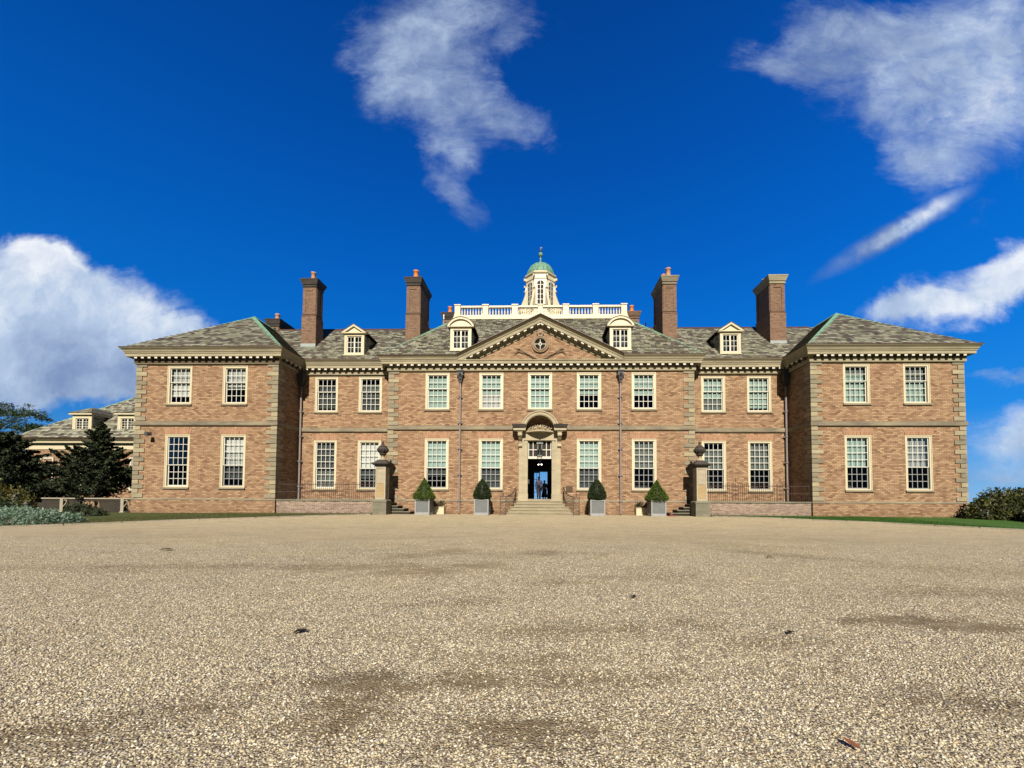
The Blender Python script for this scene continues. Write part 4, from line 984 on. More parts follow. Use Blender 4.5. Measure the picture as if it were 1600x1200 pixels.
# cupola
CY = 7.5
m = MB(); ap = 1.12
def octo(m, r0, z0, r1, z1): # radii = apothems
    k = 1 / cos(pi / 8); m.lathe([(r0 * k, z0), (r1 * k, z1)], 0, CY, 8, 0, pi / 8)
k8 = 1 / cos(pi / 8)
m.lathe([(1.5 * k8, 13.93), (1.5 * k8, 15.2), (1.30 * k8, 15.4), (1.30 * k8, 15.75), (ap * k8, 15.8), (ap * k8, 18.0), ((ap + .05) * k8, 18.02), ((ap + .05) * k8, 18.08), (ap * k8, 18.1), (ap * k8, 18.36),
         ((ap + .05) * k8, 18.40), ((ap + .10) * k8, 18.46), ((ap + .11) * k8, 18.54), ((ap + .02) * k8, 18.57), ((ap - .04) * k8, 18.66)], 0, CY, 8, 0, pi / 8)
CUP = m.build('cupola', 'cream paint', HOUSE)
n = 12; dp = [(1.05, 18.58)] + [(1.07 * cos(pi / 2 * k / n), 18.62 + 1.16 * sin(pi / 2 * k / n) ** .9) for k in range(1, n)] + [(.12, 19.78)]
m = MB().lathe(dp, 0, CY, 32)
for k in range(16):
    a = 2 * pi * k / 16 + pi / 16
    m.tube([(r * 1.012 * cos(a), CY + r * 1.012 * sin(a), z) for r, z in dp], 0.022, 4)
m.build('dome', 'copper green', CUP, False)
m = MB().lathe([(.26, 19.74), (.20, 19.84), (.11, 19.90), (.07, 20.0), (.055, 20.12), (.09, 20.22), (.05, 20.27), (.045, 20.34), (.13, 20.40), (.19, 20.50), (.19, 20.58), (.13, 20.68), (.05, 20.74), (.04, 20.8)], 0, CY, 16)
m.build('finial', 'copper green', CUP, True)
m = MB().sphere((0, CY, 20.88), .11, 10); m.tube([(0, CY, 20.8), (0, CY, 21.2)], .020, 6, .008); m.tube([(-.14, CY, 21.03), (.16, CY, 21.03)], .014, 5)
m.prism_y([(-.02, 21.08), (.14, 21.10), (.11, 21.17), (-.02, 21.16)], CY - .01, CY + .01)
m.build('weathervane', 'dark lead', CUP)
for i in range(8):
    a = i * pi / 4 - pi / 2
    M = Matrix.Translation((0, CY, 0)) @ Matrix.Rotation(a + pi / 2, 4, 'Z') @ Matrix.Translation((0, -ap, 0))
    w, z0_, z1_ = .27, 15.95, 17.55
    arc = [(-w, z0_), (w, z0_)] + [(w * cos(pi * t / 10), z1_ + w * sin(pi * t / 10)) for t in range(11)]
    MB().prism_y(arc, -0.012, 0.02).xf(M).build('pane', 'room dark', CUP)
    m = MB()
    for t in range(10):
        b0, b1 = pi * t / 10, pi * (t + 1) / 10
        m.prism_y([(w * cos(b0), z1_ + w * sin(b0)), ((w + .1) * cos(b0), z1_ + (w + .1) * sin(b0)), ((w + .1) * cos(b1), z1_ + (w + .1) * sin(b1)), (w * cos(b1), z1_ + w * sin(b1))], -.06, .02)
    for s in (-1, 1): m.box(s * (w + .05) - .05, s * (w + .05) + .05, -.06, .02, z0_, z1_)
    m.box(-.022, .022, -.045, .01, z0_, z1_ + w)
    for z in (16.35, 16.75, 17.15, 17.5): m.box(-w, w, -.042, .01, z - .018, z + .018)
    for s in (-1, 1): m.box(s * (w - .02) - .02, s * (w - .02) + .02, -.044, .01, z0_, z1_)
    m.xf(M).build('window', 'white paint', CUP)
    # scroll buttress on each corner
    M2 = Matrix.Translation((0, CY, 0)) @ Matrix.Rotation(a + pi / 8 + pi / 2, 4, 'Z')
    r0 = ap * k8 - .03
    prof = [(r0, 15.6), (r0 + .62, 15.6), (r0 + .50, 16.0), (r0 + .30, 16.5), (r0 + .14, 16.95), (r0 + .12, 17.15), (r0 + .20, 17.22), (r0 + .19, 17.32), (r0, 17.34)]
    MB().prism_x([(-y, z) for y, z in prof], -.09, .09).xf(M2).build('buttress', 'cream paint', CUP)
    MB().box(-.05, .05, -(r0 + .24), -(r0 - .02), 18.12, 18.3).xf(M2).build('bracket', 'cream paint', CUP)

# rainwater pipes
def pipe(x, y, z0, zt, grand=True, hop='dark lead'):
    m = MB().tube([(x, y, z0), (x, y, zt)], .055, 10)
    k = 0; z = z0 + .75
    while z < zt - .3:
        m.lathe([(.058, -.05), (.085, -.04), (.085, -.015), (.06, 0), (.085, .015), (.085, .04), (.058, .05)], x, y, 12, z)
        m.box(x - .14, x + .14, y + .02, y + .07, z - .03, z + .03); z += 1.57
    p = m.build('downpipe', 'lead pipe', HOUSE)
    m = MB()
    if grand:
        m.frus(x, y - .02, zt - .02, zt + .30, .07, .07, .12, .11); m.frus(x, y - .02, zt + .301, zt + .42, .12, .11, .17, .16); m.box(x - .17, x + .17, y - .18, y + .09, zt + .421, zt + .62)
        m.frus(x, y - .02, zt + .621, zt + .70, .20, .19, .22, .21); m.sphere((x, y - .20, zt + .50), .07); m.sphere((x, y - .12, zt + .2), .06)
        m.box(x - .24, x - .171, y - .08, y, zt + .45, zt + .5); m.box(x + .171, x + .24, y - .08, y, zt + .45, zt + .5)
    else:
        m.frus(x, y - .02, zt, zt + .45, .08, .08, .24, .2); m.box(x - .25, x + .25, y - .24, y + .1, zt + .451, zt + 1.0)
    m.build('rain_head', hop, p)
    if grand: MB().tube([(x, y, zt + .7), (x, y - .03, 9.0)], .04, 8).build('outlet', 'flashing', p)
for s in (-1, 1):
    pipe(s * 4.82, -.13, 0.05, 7.95); pipe(s * 15.02, .60, .9, 7.9, False)

# ------------------------------------------------------------------ doorway
m = MB()
for s in (-1, 1):
    m.box(*sorted((s * .95, s * 1.25)), -.14, .10, 0.83, 4.45)
    m.box(*sorted((s * .72, s * .949)), -.08, .16, 0.93, 4.45)
    m.box(*sorted((s * .80, s * .86)), -.12, -.081, 0.93, 4.45)
    m.box(*sorted((s * .70, s * 1.29)), -.18, -.141, 0.82, 1.25)
    m.box(*sorted((s * 1.02, s * 1.06)), -.165, -.141, 1.3, 4.4); m.box(*sorted((s * 1.16, s * 1.20)), -.165, -.141, 1.3, 4.4)
m.box(-1.25, 1.25, -.14, .12, 4.451, 5.06); m.box(-.72, .72, -.06, .16, 4.42, 4.449)
DS = m.build('door_surround', 'door stone', HOUSE)
MB().box(-.72, .72, -.16, .2, .80, .932).build('threshold', 'step stone', DS)
m = MB()  # transom light
m.box(-.70, .70, .04, .12, 3.36, 3.50); 
for x in (-.67, -.40, -.13, .13, .40, .67): m.box(x - .022, x + .022, .05, .10, 3.501, 4.42)
m.box(-.70, .70, .052, .098, 3.88, 3.925)
tr_ = m.build('transom_window', 'white paint', DS)
MB().box(-.69, .69, .13, .135, 3.5, 4.42).build('pane', 'hall dark', tr_)
MB().box(-.70, -.62, -.02, .02, 1.85, 2.1).build('door_bell', 'dark lead', DS)
m = MB() # hood: thin side slabs with weathered tops, segmental arch with barrel soffit
for s in (-1, 1):
    X = lambda a, b: sorted((s * a, s * b))
    m.box(*X(.84, 1.56), -.66, 0.0, 4.98, 5.12)
    m.box(*X(1.02, 1.34), -.58, 0.0, 4.90, 4.979)
for r0, r1, ya in ((.86, 1.06, -.66), (1.061, 1.13, -.70), (.90, .97, -.685)):
    q = ring(0, 5.0, r0, r1, ya, 0.0, 28, radians(7), radians(173)); m.add(q.v, q.f)
HOOD = m.build('door_hood', 'door stone', DS)
for s in (-1, 1):
    m = MB(); m.frus(s * 1.23, -.36, 5.121, 5.29, .35, .34, .40, .40); m.frus(s * 1.23, -.36, 5.291, 5.34, .41, .41, .40, .40); m.build('hood_top', 'dark stone', HOOD)
m = MB() # curved shelf with carved cresting under the arch
n = 16
pts = [(-.84 + 1.68 * i / n, -.20 - .45 * sin(pi * i / n)) for i in range(n + 1)]
vs = [(x, y, z) for z in (4.92, 5.0) for x, y in pts] + [(x, 0, z) for z in (4.92, 5.0) for x, y in pts]
N_ = n + 1
m.add(vs, [(i, i + 1, N_ + i + 1, N_ + i) for i in range(n)] + [(2 * N_ + i, 2 * N_ + i + 1, i + 1, i) for i in range(n)] + [(N_ + i, N_ + i + 1, 3 * N_ + i + 1, 3 * N_ + i) for i in range(n)])
for i in range(1, 12):
    t = i / 12; x = -.80 + 1.6 * t; y = -.18 - .43 * sin(pi * t); h = .10 + .20 * sin(pi * t)
    m.tube([(x - .06, y, 5.0), (x - .03 + .05 * sin(i * 2.1), y - .03, 5.0 + h * .6), (x + .05 * sin(i * 1.3), y, 5.0 + h), (x + .06, y - .02, 5.0 + h * .8)], .035, 6, .02)
m.sphere((0, -.64, 5.16), .10); m.sphere((-.3, -.58, 5.10), .07); m.sphere((.3, -.58, 5.10), .07)
m.build('cresting', 'door stone', HOOD)
m = MB()
for k in range(5):
    a = radians(60 + 15 * k); m.sphere((.81 * cos(a), -.45, 5.0 + .81 * sin(a)), .06 + .02 * (k == 2))
m.build('carving', 'carved stone', HOOD)
for s in (-1, 1):
    pf = [(0, 3.98), (-.16, 3.99), (-.20, 4.08), (-.18, 4.25), (-.22, 4.38), (-.36, 4.48), (-.48, 4.60), (-.54, 4.74), (-.55, 4.90), (0, 4.90)]
    m = MB().prism_x(pf, s * 1.17 - .10, s * 1.17 + .10)
    for (y, z, r) in ((-.47, 4.74, .12), (-.20, 4.12, .08)):
        m.lathe([(r, -.125), (r, .125)], 0, 0, 14).v
        k = len(m.v) - 28
        M = Matrix.Translation((s * 1.17, y, z)) @ Matrix.Rotation(pi / 2, 4, 'Y')
        m.v[k:] = [tuple(M @ Vector(p)) for p in m.v[k:]]
    m.frus(s * 1.17, -.06, 3.84, 3.93, .02, .02, .09, .06)
    m.build('console', 'dark stone' if 0 else 'door stone', HOOD)

# ================================================================== things by the entrance
def group_child(par, name, mb, mat, smooth=False): return mb.build(name, mat, par, smooth)
# entrance steps
t = thing('entrance_steps', 'broad worn stone steps climbing to the open front door', 'steps')
for i in range(5):
    hw = 1.32 + .14 * (4 - i); yf = -.62 - .31 * (4 - i) ; z1 = .165 * (i + 1)
    m = MB().box(-hw, hw, yf, -.085 if i == 4 else yf + .55, .165 * i + .001, z1 - .05); m.box(-hw - .03, hw + .03, yf - .035, -.085 if i == 4 else yf + .55, z1 - .049, z1)
    m.build('step', 'step stone', t)
MB().box(-2.45, 2.45, -2.14, -1.60, -.10, .035).build('landing', 'step stone', t)
def rail(s, label):
    t = thing('stair_railing', label, 'railing', (s * 1.75, -1.0, 0.0), 'wrought iron railings of the entrance steps')
    ox, oy = s * 1.75, -1.0
    yn, xn = -1.95, 2.02
    m = MB(); w = .16
    for dx in (-w, w): m.box(s * xn + dx - .015 - ox, s * xn + dx + .015 - ox, yn - .015 - oy, yn + .015 - oy, .035, 1.08)
    for z in (.10, .58, 1.06): m.box(s * xn - w - ox, s * xn + w - ox, yn - .012 - oy, yn + .012 - oy, z - .015, z + .015)
    for (cz, k) in ((.23, 1), (.44, -1), (.72, 1), (.93, -1)):
        q = ring(s * xn - ox, cz, .055, .08, yn - .01 - oy, yn + .01 - oy, 12); m.add(q.v, q.f)
        for d in (-1, 1):
            m.tube([(s * xn + d * .13 - ox, yn - oy, cz - .09), (s * xn + d * .09 - ox, yn - oy, cz), (s * xn + d * .13 - ox, yn - oy, cz + .09)], .010, 5)
    m.tube([(s * xn - ox, yn - oy, 1.07), (s * xn - ox, yn - oy, 1.30)], .02, 6, .008); m.sphere((s * xn - ox, yn - oy, 1.18), .035, 8)
    m.build('newel_panel', 'black iron', t)
    pth = []
    for k in range(13):
        q_ = k / 12; x = xn - .16 - (xn - .16 - 1.40) * q_; y = yn + (-.22 - yn) * q_; z = 1.05 + .18 * q_ + .42 * q_ ** 3
        pth.append((s * x - ox, y - oy, z))
    MB().tube(pth, .024, 6).build('handrail', 'black iron', t)
    for k in range(1, 13):
        x, y, z = pth[k]; yy = y + oy; zb = max(0.035, .165 * (1 + math.floor((yy + 1.86) / .31))) if yy > -1.86 else .035
        zb = min(zb, .825)
        MB().tube([(x, y, zb), (x, y, z)], .011, 5).build('bar', 'black iron', t)
rail(-1, 'curved black iron railing on the left side of the entrance steps'); rail(1, 'curved black iron railing on the right side of the entrance steps')
# hanging lantern
t = thing('hanging_lantern', 'black glazed lantern hanging in front of the door transom', 'lantern', (0, -.55, 3.42))
MB().frus(0, 0, 0, .08, .10, .10, .15, .15).build('base', 'flashing', t)
m = MB()
for a in (-1, 1):
    for b in (-1, 1): m.box(a * .14 - .016, a * .14 + .016, b * .14 - .016, b * .14 + .016, .08, .75)
for z in (.10, .40, .73): m.box(-.155, .155, -.155, -.130, z - .015, z + .015); m.box(-.155, .155, .130, .155, z - .015, z + .015); m.box(-.155, -.130, -.13, .13, z - .015, z + .015); m.box(.130, .155, -.13, .13, z - .015, z + .015)
m.build('cage', 'black iron', t)
MB().box(-.13, .13, -.13, .13, .09, .72).build('pane', 'window glass', t)
MB().lathe([(.04, .1), (.04, .35), (.02, .38)], n=10).build('candle_lamp', 'blind grey', t)
MB().frus(0, 0, .751, .80, .19, .19, .19, .19).build('lid', 'flashing', t)
MB().lathe([(.16, .80), (.06, .92), (.03, 1.0), (.06, 1.05), (.02, 1.10), (.012, 1.56)], n=10).build('chain', 'black iron', t)
# brass plaque and small wall lamp
o = MB().box(1.58, 1.98, -.03, .0, 1.36, 1.72); o.box(1.60, 1.96, -.036, -.031, 1.38, 1.70)
tag(o.build('wall_plaque', 'bronze'), 'small square bronze plaque on the brick right of the front door', 'plaque')
t = thing('wall_floodlight', 'small grey floodlight on the left wing beside the lower left window', 'floodlight', (-22.6, YW, 4.62))
MB().tube([(-.35, -.02, .02), (0, -.06, .02), (.05, -.28, .02)], .018, 6).build('arm', 'lead pipe', t)
MB().frus(.10, -.36, -.16, .03, .13, .10, .07, .06).build('lamp_head', 'dark lead', t)
MB().box(-.07, .02, -.05, 0, -.05, .09).build('bracket', 'dark lead', t)
# antenna poles behind the ridge
for x, y, z1, lab in ((-9.75, 6.5, 15.1, 'thin white antenna pole left of the tall chimney with orange pots'), (-7.5, 6.5, 15.25, 'thin dark antenna pole between the orange potted chimney and the balustrade'), (7.95, 6.0, 14.3, 'stubby white vent pipe on the roof ridge right of the balustrade')):
    t = thing('antenna_pole', lab, 'antenna', (x, y, 12.0))
    MB().tube([(0, 0, 0), (0, 0, z1 - 12.0)], .025, 6).build('mast', 'flashing', t); MB().box(-.04, .04, -.04, .04, z1 - 12.35, z1 - 12.0).build('antenna_head', 'white paint', t)

# gate piers, urns, terrace walls, fences, side steps
PX_, PY_ = 9.02, -1.30
def pier(s, label, ulabel):
    t = thing('stone_pier', label, 'pier', (s * PX_, PY_, 0), 'stone piers at the ends of the terrace walls')
    m = MB().frus(0, 0, -.05, .72, .39, .39, .39, .39); m.frus(0, 0, .721, .80, .42, .42, .42, .42); m.frus(0, 0, .801, .86, .39, .39, .33, .33)
    m.build('base', 'pier base stone', t)
    m = MB().frus(0, 0, .861, 2.72, .272, .272, .272, .272)
    for a in (0, 1, 2, 3):
        M = Matrix.Rotation(a * pi / 2, 4, 'Z')
        q = MB()
        q.box(-.285, -.21, -.29, -.26, .861, 2.71); q.box(.21, .285, -.29, -.26, .861, 2.71); q.box(-.209, .209, -.29, -.26, .861, .97); q.box(-.209, .209, -.29, -.26, 2.60, 2.71); q.box(-.209, .209, -.29, -.26, 1.78, 1.90)
        q.xf(M); m.add(q.v, q.f)
    sh = m.build('shaft', 'pier stone', t)
    MB().box(-.19, .19, -.283, -.27, .99, 1.76).build('panel', 'ochre stone', t)
    m = MB().frus(0, 0, 2.721, 2.80, .30, .30, .34, .34); m.frus(0, 0, 2.801, 2.88, .38, .38, .45, .45); m.frus(0, 0, 2.881, 2.95, .47, .47, .47, .47)
    m.frus(0, 0, 2.951, 3.06, .38, .38, .28, .28); m.frus(0, 0, 3.061, 3.12, .26, .26, .22, .22)
    m.build('cap', 'dark stone', t)
    u_ = thing('stone_urn', ulabel, 'urn', (s * PX_, PY_, 3.12), 'dark stone urns on the gate piers')
    MB().lathe([(.19, 0), (.19, .04), (.12, .09), (.07, .17), (.09, .22), (.10, .25)], n=20).build('foot', 'pier stone', u_, True)
    m = MB().lathe([(.10, .25), (.17, .30), (.20, .36), (.18, .40), (.24, .46), (.30, .56), (.32, .64), (.27, .70), (.24, .74)], n=20)
    for k in range(12):
        a = 2 * pi * k / 12; m.tube([(.20 * cos(a), .20 * sin(a), .42), (.28 * cos(a), .28 * sin(a), .52), (.32 * cos(a), .32 * sin(a), .62)], .03, 5)
    m.build('bowl', 'dark stone', u_, True)
    m = MB().lathe([(.25, .741), (.20, .80), (.10, .88), (.04, .92), (.05, .96), (.075, 1.0), (.05, 1.05), (.01, 1.09)], n=20); m.build('lid', 'dark stone', u_, True)
pier(-1, 'tall stone pier with ochre panel left of the steps and planters', 'dark covered urn on top of the left stone pier')
pier(1, 'tall stone pier with ochre panel and pale capital stone right of the planters', 'dark covered urn on top of the right stone pier')
def terrace(s, l1, l2, l3):
    a, b = 9.45, 15.12; X = lambda p, q: sorted((s * p, s * q))
    yf, yb = -1.36, -1.12
    t = thing('terrace_wall', l1, 'wall', (s * 12.3, yf, 0), 'low brick terrace walls'); ox, oy = s * 12.3, yf
    def bx(m, x0, x1, y0, y1, z0, z1): return m.box(x0 - ox, x1 - ox, y0 - oy, y1 - oy, z0, z1)
    m = bx(MB(), *X(a, b), yf, yb, -.1, .76)
    bo = m.build('body', 'terrace brick', t)
    m = MB(); n = 5
    for k in range(n): x0, x1 = X(a + (b - a) * k / n + .004, a + (b - a) * (k + 1) / n - .004); bx(m, x0, x1, yf - .04, yb + .04, .761, .85)
    m.build('coping', 'pier base stone', t)
    f = MB().box(*sorted((s * 9.25, s * 15.2)), yb + .04, YR, 0.0, .80)
    tag(f.build('terrace', 'step stone'), kind='structure')
    # fence
    t = thing('iron_fence', l2, 'fence', (s * 12.3, -1.24, .85), 'iron fences on the terrace walls'); ox, oy, oz = s * 12.3, -1.24, .85
    pn = [9.45 + 1.58, 9.45 + 4.05] if s > 0 else [9.45 + 1.72, 9.45 + 4.25]
    m = MB()
    for z in (.22 + .22, .86): m.box(*sorted((s * 9.40 - ox, s * 15.15 - ox)), -.012, .012, z - .016, z + .016)
    m.build('rail', 'rust iron', t)
    me = None; x = 9.52
    while x < 15.1:
        if all(abs(x - p) > .20 for p in pn):
            if me is None: o_ = MB().tube([(0, 0, 0), (0, 0, .98), (0, 0, 1.03)], .0125, 5, .006).build('bar', 'rust iron', t); me = o_.data
            else: o_ = link('bar', me, t)
            o_.location = (s * x - ox, 0, 0)
        x += .118
    for p in pn:
        m = MB(); c = s * p - ox
        for d in (-1, 1):
            m.tube([(c + d * .16, 0, 0), (c + d * .16, 0, .96)], .013, 5); m.tube([(c + d * .15, 0, .95), (c + d * .09, 0, 1.10), (c + d * .02, 0, 1.16)], .012, 5)
            for z in (.12, .36, .60, .82):
                q = ring(c + d * .075, z, .035, .055, -.008, .008, 10); m.add(q.v, q.f)
                m.tube([(c + d * .14, 0, z + .10), (c + d * .04, 0, z + .06), (c, 0, z + .12)], .009, 5)
        m.tube([(c, 0, 0), (c, 0, 1.38)], .012, 5, .006); m.tube([(c - .07, 0, 1.28), (c + .07, 0, 1.28)], .010, 5); m.sphere((c, 0, 1.20), .03, 8)
        m.build('scroll_panel', 'rust iron', t)
    # side steps leading up to the terrace behind the pier
    t = thing('side_steps', l3, 'steps', (s * 9.3, -.4, 0), 'dark stone side steps beside the piers'); ox, oy = s * 9.3, -.4
    for i in range(4):
        xe = 9.25; xs_ = 7.55 + .36 * i
        so_ = MB().box(*sorted((s * (xs_ + .03) - ox, s * xe - ox)), -.82 - oy, -.09 - oy, .17 * i + .002, .17 * (i + 1) - .05).build('step', 'dark brown stone', t)
        MB().box(*sorted((s * (xs_ - .03) - ox, s * xe - ox)), -.88 - oy, -.088 - oy, .17 * (i + 1) - .049, .17 * (i + 1)).build('tread', 'pier base stone', so_)
terrace(-1, 'low mottled brick terrace wall between the left wing and left pier', 'rusty iron fence with scroll panels on the left terrace wall', 'dark stone steps behind the left pier')
terrace(1, 'low mottled brick terrace wall between the right pier and right wing', 'rusty iron fence with scroll panels on the right terrace wall', 'dark stone steps behind the right pier')

# planters with clipped shrubs
def planter(x, y, label):
    t = thing('square_planter', label, 'planter', (x, y, 0), 'square lead planters along the front wall')
    h = .41
    m = MB()
    for a in (-1, 1):
        for b in (-1, 1): m.box(a * (h - .03) - .03, a * (h - .03) + .03, b * (h - .03) - .03, b * (h - .03) + .03, 0, .90)
    for a in (-1, 1):
        m.box(-h + .061, h - .061, a * (h - .025) - .022, a * (h - .025) + .022, .0, .15); m.box(a * (h - .025) - .022, a * (h - .025) + .022, -h + .061, h - .061, .0, .15)
        # scalloped top rail
        for b in range(6):
            x0 = -h + .06 + (2 * h - .12) * b / 6; x1 = x0 + (2 * h - .12) / 6; z0 = .81 + .035 * abs(b - 2.5) / 2.5
            m.box(x0, x1, a * (h - .025) - .022, a * (h - .025) + .022, z0, z0 + .045); m.box(a * (h - .025) - .022, a * (h - .025) + .022, x0, x1, z0, z0 + .045)
    m.build('frame', 'planter frame', t)
    m = MB().frus(0, 0, .15, .83, h - .035, h - .035, h - .035, h - .035); m.build('panel', 'planter panel', t)
    MB().frus(0, 0, .831, .85, h - .06, h - .06, h - .06, h - .06).build('soil', 'bark', t)
def shrub(x, y, z0, label, prof, mat, n, seed, sq=0.5):
    t = thing('clipped_shrub', label, 'shrub', (x, y, z0), 'clipped evergreen shrubs in the planters')
    r_ = np.random.default_rng(seed)
    zs = np.array([p[0] for p in prof]); rs = np.array([p[1] for p in prof])
    z = zs[0] + (zs[-1] - zs[0]) * r_.random(n * 3); w = np.interp(z, zs, rs); keep = r_.random(n * 3) < (w / rs.max()) * .9 + .1; z = z[keep][:n]; w = w[keep][:n]; n = len(z)
    a = r_.random(n) * 2 * pi; k = (np.abs(np.cos(a)) ** 4 + np.abs(np.sin(a)) ** 4) ** (-.25); k = 1 + (k - 1) * sq
    rad = w * k * (1 - .30 * r_.random(n) ** 2.2 + .05 * r_.normal(size=n) + .035 * np.sin(a * 5 + z * 9))
    P_ = np.stack([rad * np.cos(a), rad * np.sin(a), z + .02 * r_.normal(size=n)], 1)
    outw = np.stack([np.cos(a), np.sin(a), np.full(n, .6)], 1)
    leaves('foliage', P_, .055, mat, t, outw, 0, .5, .8)
    MB().lathe([(max(.01, r * .80), zz) for zz, r in prof], n=12).build('inner_growth', 'dark shade leaf', t, True)
    MB().tube([(0, 0, -.02), (0, 0, .25)], .03, 6).build('trunk', 'bark', t)
pyr = [(-.02, .42), (.05, .55), (.16, .60), (.35, .50), (.65, .33), (.95, .17), (1.15, .06), (1.22, .015)]
egg = [(-.02, .36), (.06, .44), (.20, .50), (.45, .47), (.75, .36), (1.0, .22), (1.15, .10), (1.22, .02)]
PLP = [(-6.60, -1.25, pyr, 'box leaf', 'grey square planter beside the left dark side steps', 'light green pyramid shrub in the leftmost planter'),
       (-3.27, -1.22, egg, 'yew leaf', 'grey square planter just left of the entrance steps', 'dark green egg shaped shrub left of the entrance steps'),
       (3.24, -1.25, egg, 'yew leaf', 'grey square planter just right of the entrance steps', 'dark green egg shaped shrub right of the entrance steps'),
       (6.60, -1.28, pyr, 'box leaf', 'grey square planter beside the right dark side steps', 'light green pyramid shrub in the rightmost planter')]
for i, (x, y, pf, mt, l1, l2) in enumerate(PLP):
    planter(x, y, l1); hs, rs_ = ((1.0, 1.0), (.97, 1.0), (.99, 1.03), (.94, 1.04))[i]
    shrub(x, y, .86, l2, [(z * hs, r * rs_) for z, r in pf], mt, 9000, 40 + i, .6 if pf is pyr else .3)
for s, l in ((-1, 'small cream utility box at the wall behind the leftmost planter'), (1, 'small cream utility box at the wall behind the rightmost planter')):
    t = thing('utility_box', l, 'box', (s * 6.0, -.28, 0))
    MB().box(-.34, .34, -.16, .2, .0, .42).build('casing', 'cream paint', t); MB().box(-.36, .36, -.18, .2, .421, .45).build('lid', 'cream paint', t)
    P0 = rng.normal(size=(160, 3)) * (.12, .05, .12) + (-s * .05, .05, .62)
    o = thing('low_plant', 'wispy dark plant against the wall behind the ' + ('left' if s < 0 else 'right') + 'most planter', 'plant', (s * 5.95, -.25, 0.45)); leaves('foliage', P0 - np.array([0, 0, .45]), .09, 'conifer leaf', o); MB().tube([(0, .05, 0), (-s * .05, .05, .2)], .012, 5).build('stem', 'bark', o)
o = MB().box(7.28, 7.62, -1.5, -.95, .01, .05); o.box(7.32, 7.50, -1.3, -1.1, .051, .12)
tag(o.build('red_mat', 'red rubber'), 'red rubber mat at the foot of the right side steps', 'mat')

# ================================================================== service building at the left
t = thing('service_building', 'lower brick building with two hipped dormers behind the left trees', 'building', (-32, 7, 0)); ox, oy = -32.0, 7.0
xl, yf, ez = -41.3, 7.0, 5.62
m = MB().box(xl - ox, -23.6 - ox, yf - oy, 24 - oy, 0, 4.72); m.build('wall', 'house brick', t)
m = MB().box(xl - .05 - ox, -23.6 - ox, yf - .05 - oy, 24 - oy, 4.721, 5.16); m.build('frieze', 'cream paint', t)
pth = [(xl - ox, 24 - oy), (xl - ox, yf - oy), (-23.6 - ox, yf - oy)]
MB().sweep([(.051, 5.20), (.30, 5.22), (.32, 5.34), (.42, 5.42), (.50, 5.52), (.0, 5.52), (.0, 5.20)], pth).build('cornice', 'cream paint', t)
MB().sweep([(.44, 5.522), (.54, 5.522), (.54, 5.60), (.40, 5.62)], pth).build('gutter', 'copper brown', t)
m = MB(); r_ = 8.2; k = .90; a0 = (xl - .5 - ox, yf - .5 - oy, ez)
slope(m, a0, (-23.0 - ox, a0[1], ez), (-23.0 - ox, a0[1] + r_, ez + k * r_), (a0[0] + r_, a0[1] + r_, ez + k * r_), 26)
slope(m, (a0[0], 24 - oy, ez), a0, (a0[0] + r_, a0[1] + r_, ez + k * r_), (a0[0] + r_, 24 - oy, ez + k * r_), 26)
m.build('roof', 'roof slate', t, fix=False)
m = MB(); strip(m, (a0[0] + .1, a0[1] + .1, ez + .06), (a0[0] + r_, a0[1] + r_, ez + k * r_ + .03), .13); m.build('hip_ridge', 'copper green', t)
for cx in (-37.05, -33.3):
    cx -= ox; hw = .80; y = .35; z0, zw = 6.28, 7.58
    m = MB(); fw = hw - .27
    m.box(cx - hw, cx - fw, y, y + .12, z0, zw); m.box(cx + fw, cx + hw, y, y + .12, z0, zw); m.box(cx - fw, cx + fw, y, y + .12, zw - .28, zw); m.box(cx - fw, cx + fw, y, y + .12, z0, z0 + .12)
    m.box(cx - hw - .16, cx + hw + .16, y - .16, y + .14, zw + .001, zw + .13)
    for s in (-1, 1): m.box(*sorted((cx + s * (hw + .16), cx + s * (hw - .05))), y + .141, y + 2.3, zw + .001, zw + .13)
    d = m.build('dormer', 'cream paint', t)
    for s in (-1, 1): MB().box(*sorted((cx + s * hw, cx + s * (hw - .06))), y + .121, y + 2.2, z0 - .6, zw).build('side_wall', 'roof slate', d)
    casement(d, cx, y + .05, z0 + .12, 2 * fw, zw - .28 - z0 - .12, 4)
    m = MB(); e = hw + .19; zz = zw + .135; A_ = (cx - e, y - .19, zz); B_ = (cx + e, y - .19, zz); rd = (cx, y + .75, zz + .62)
    slope(m, A_, B_, rd, rd, 5); slope(m, (cx + e, y + 3, zz), B_, rd, (cx, y + 3, zz + .62), 5); slope(m, (cx - e, y + 3, zz), A_, rd, (cx, y + 3, zz + .62), 5)
    m.build('dormer_roof', 'roof slate', d, fix=False)
for i, cx in enumerate((-39.4, -35.9, -31.9, -28.6)):
    cas, sill, up, lo, _ = window_meshes(1.3, 2.6, 3, 3)
    o = cas.build('window', 'white paint', t); o.location = (cx - ox, -.06, 1.5)
    sill.build('sill', 'band stone', o); up[0].build('sash', 'white paint', o); lo[0].build('sash', 'white paint', o)
    MB().box(-.5, .5, .16, .17, .1, 2.5).build('blind', 'blind white', o)

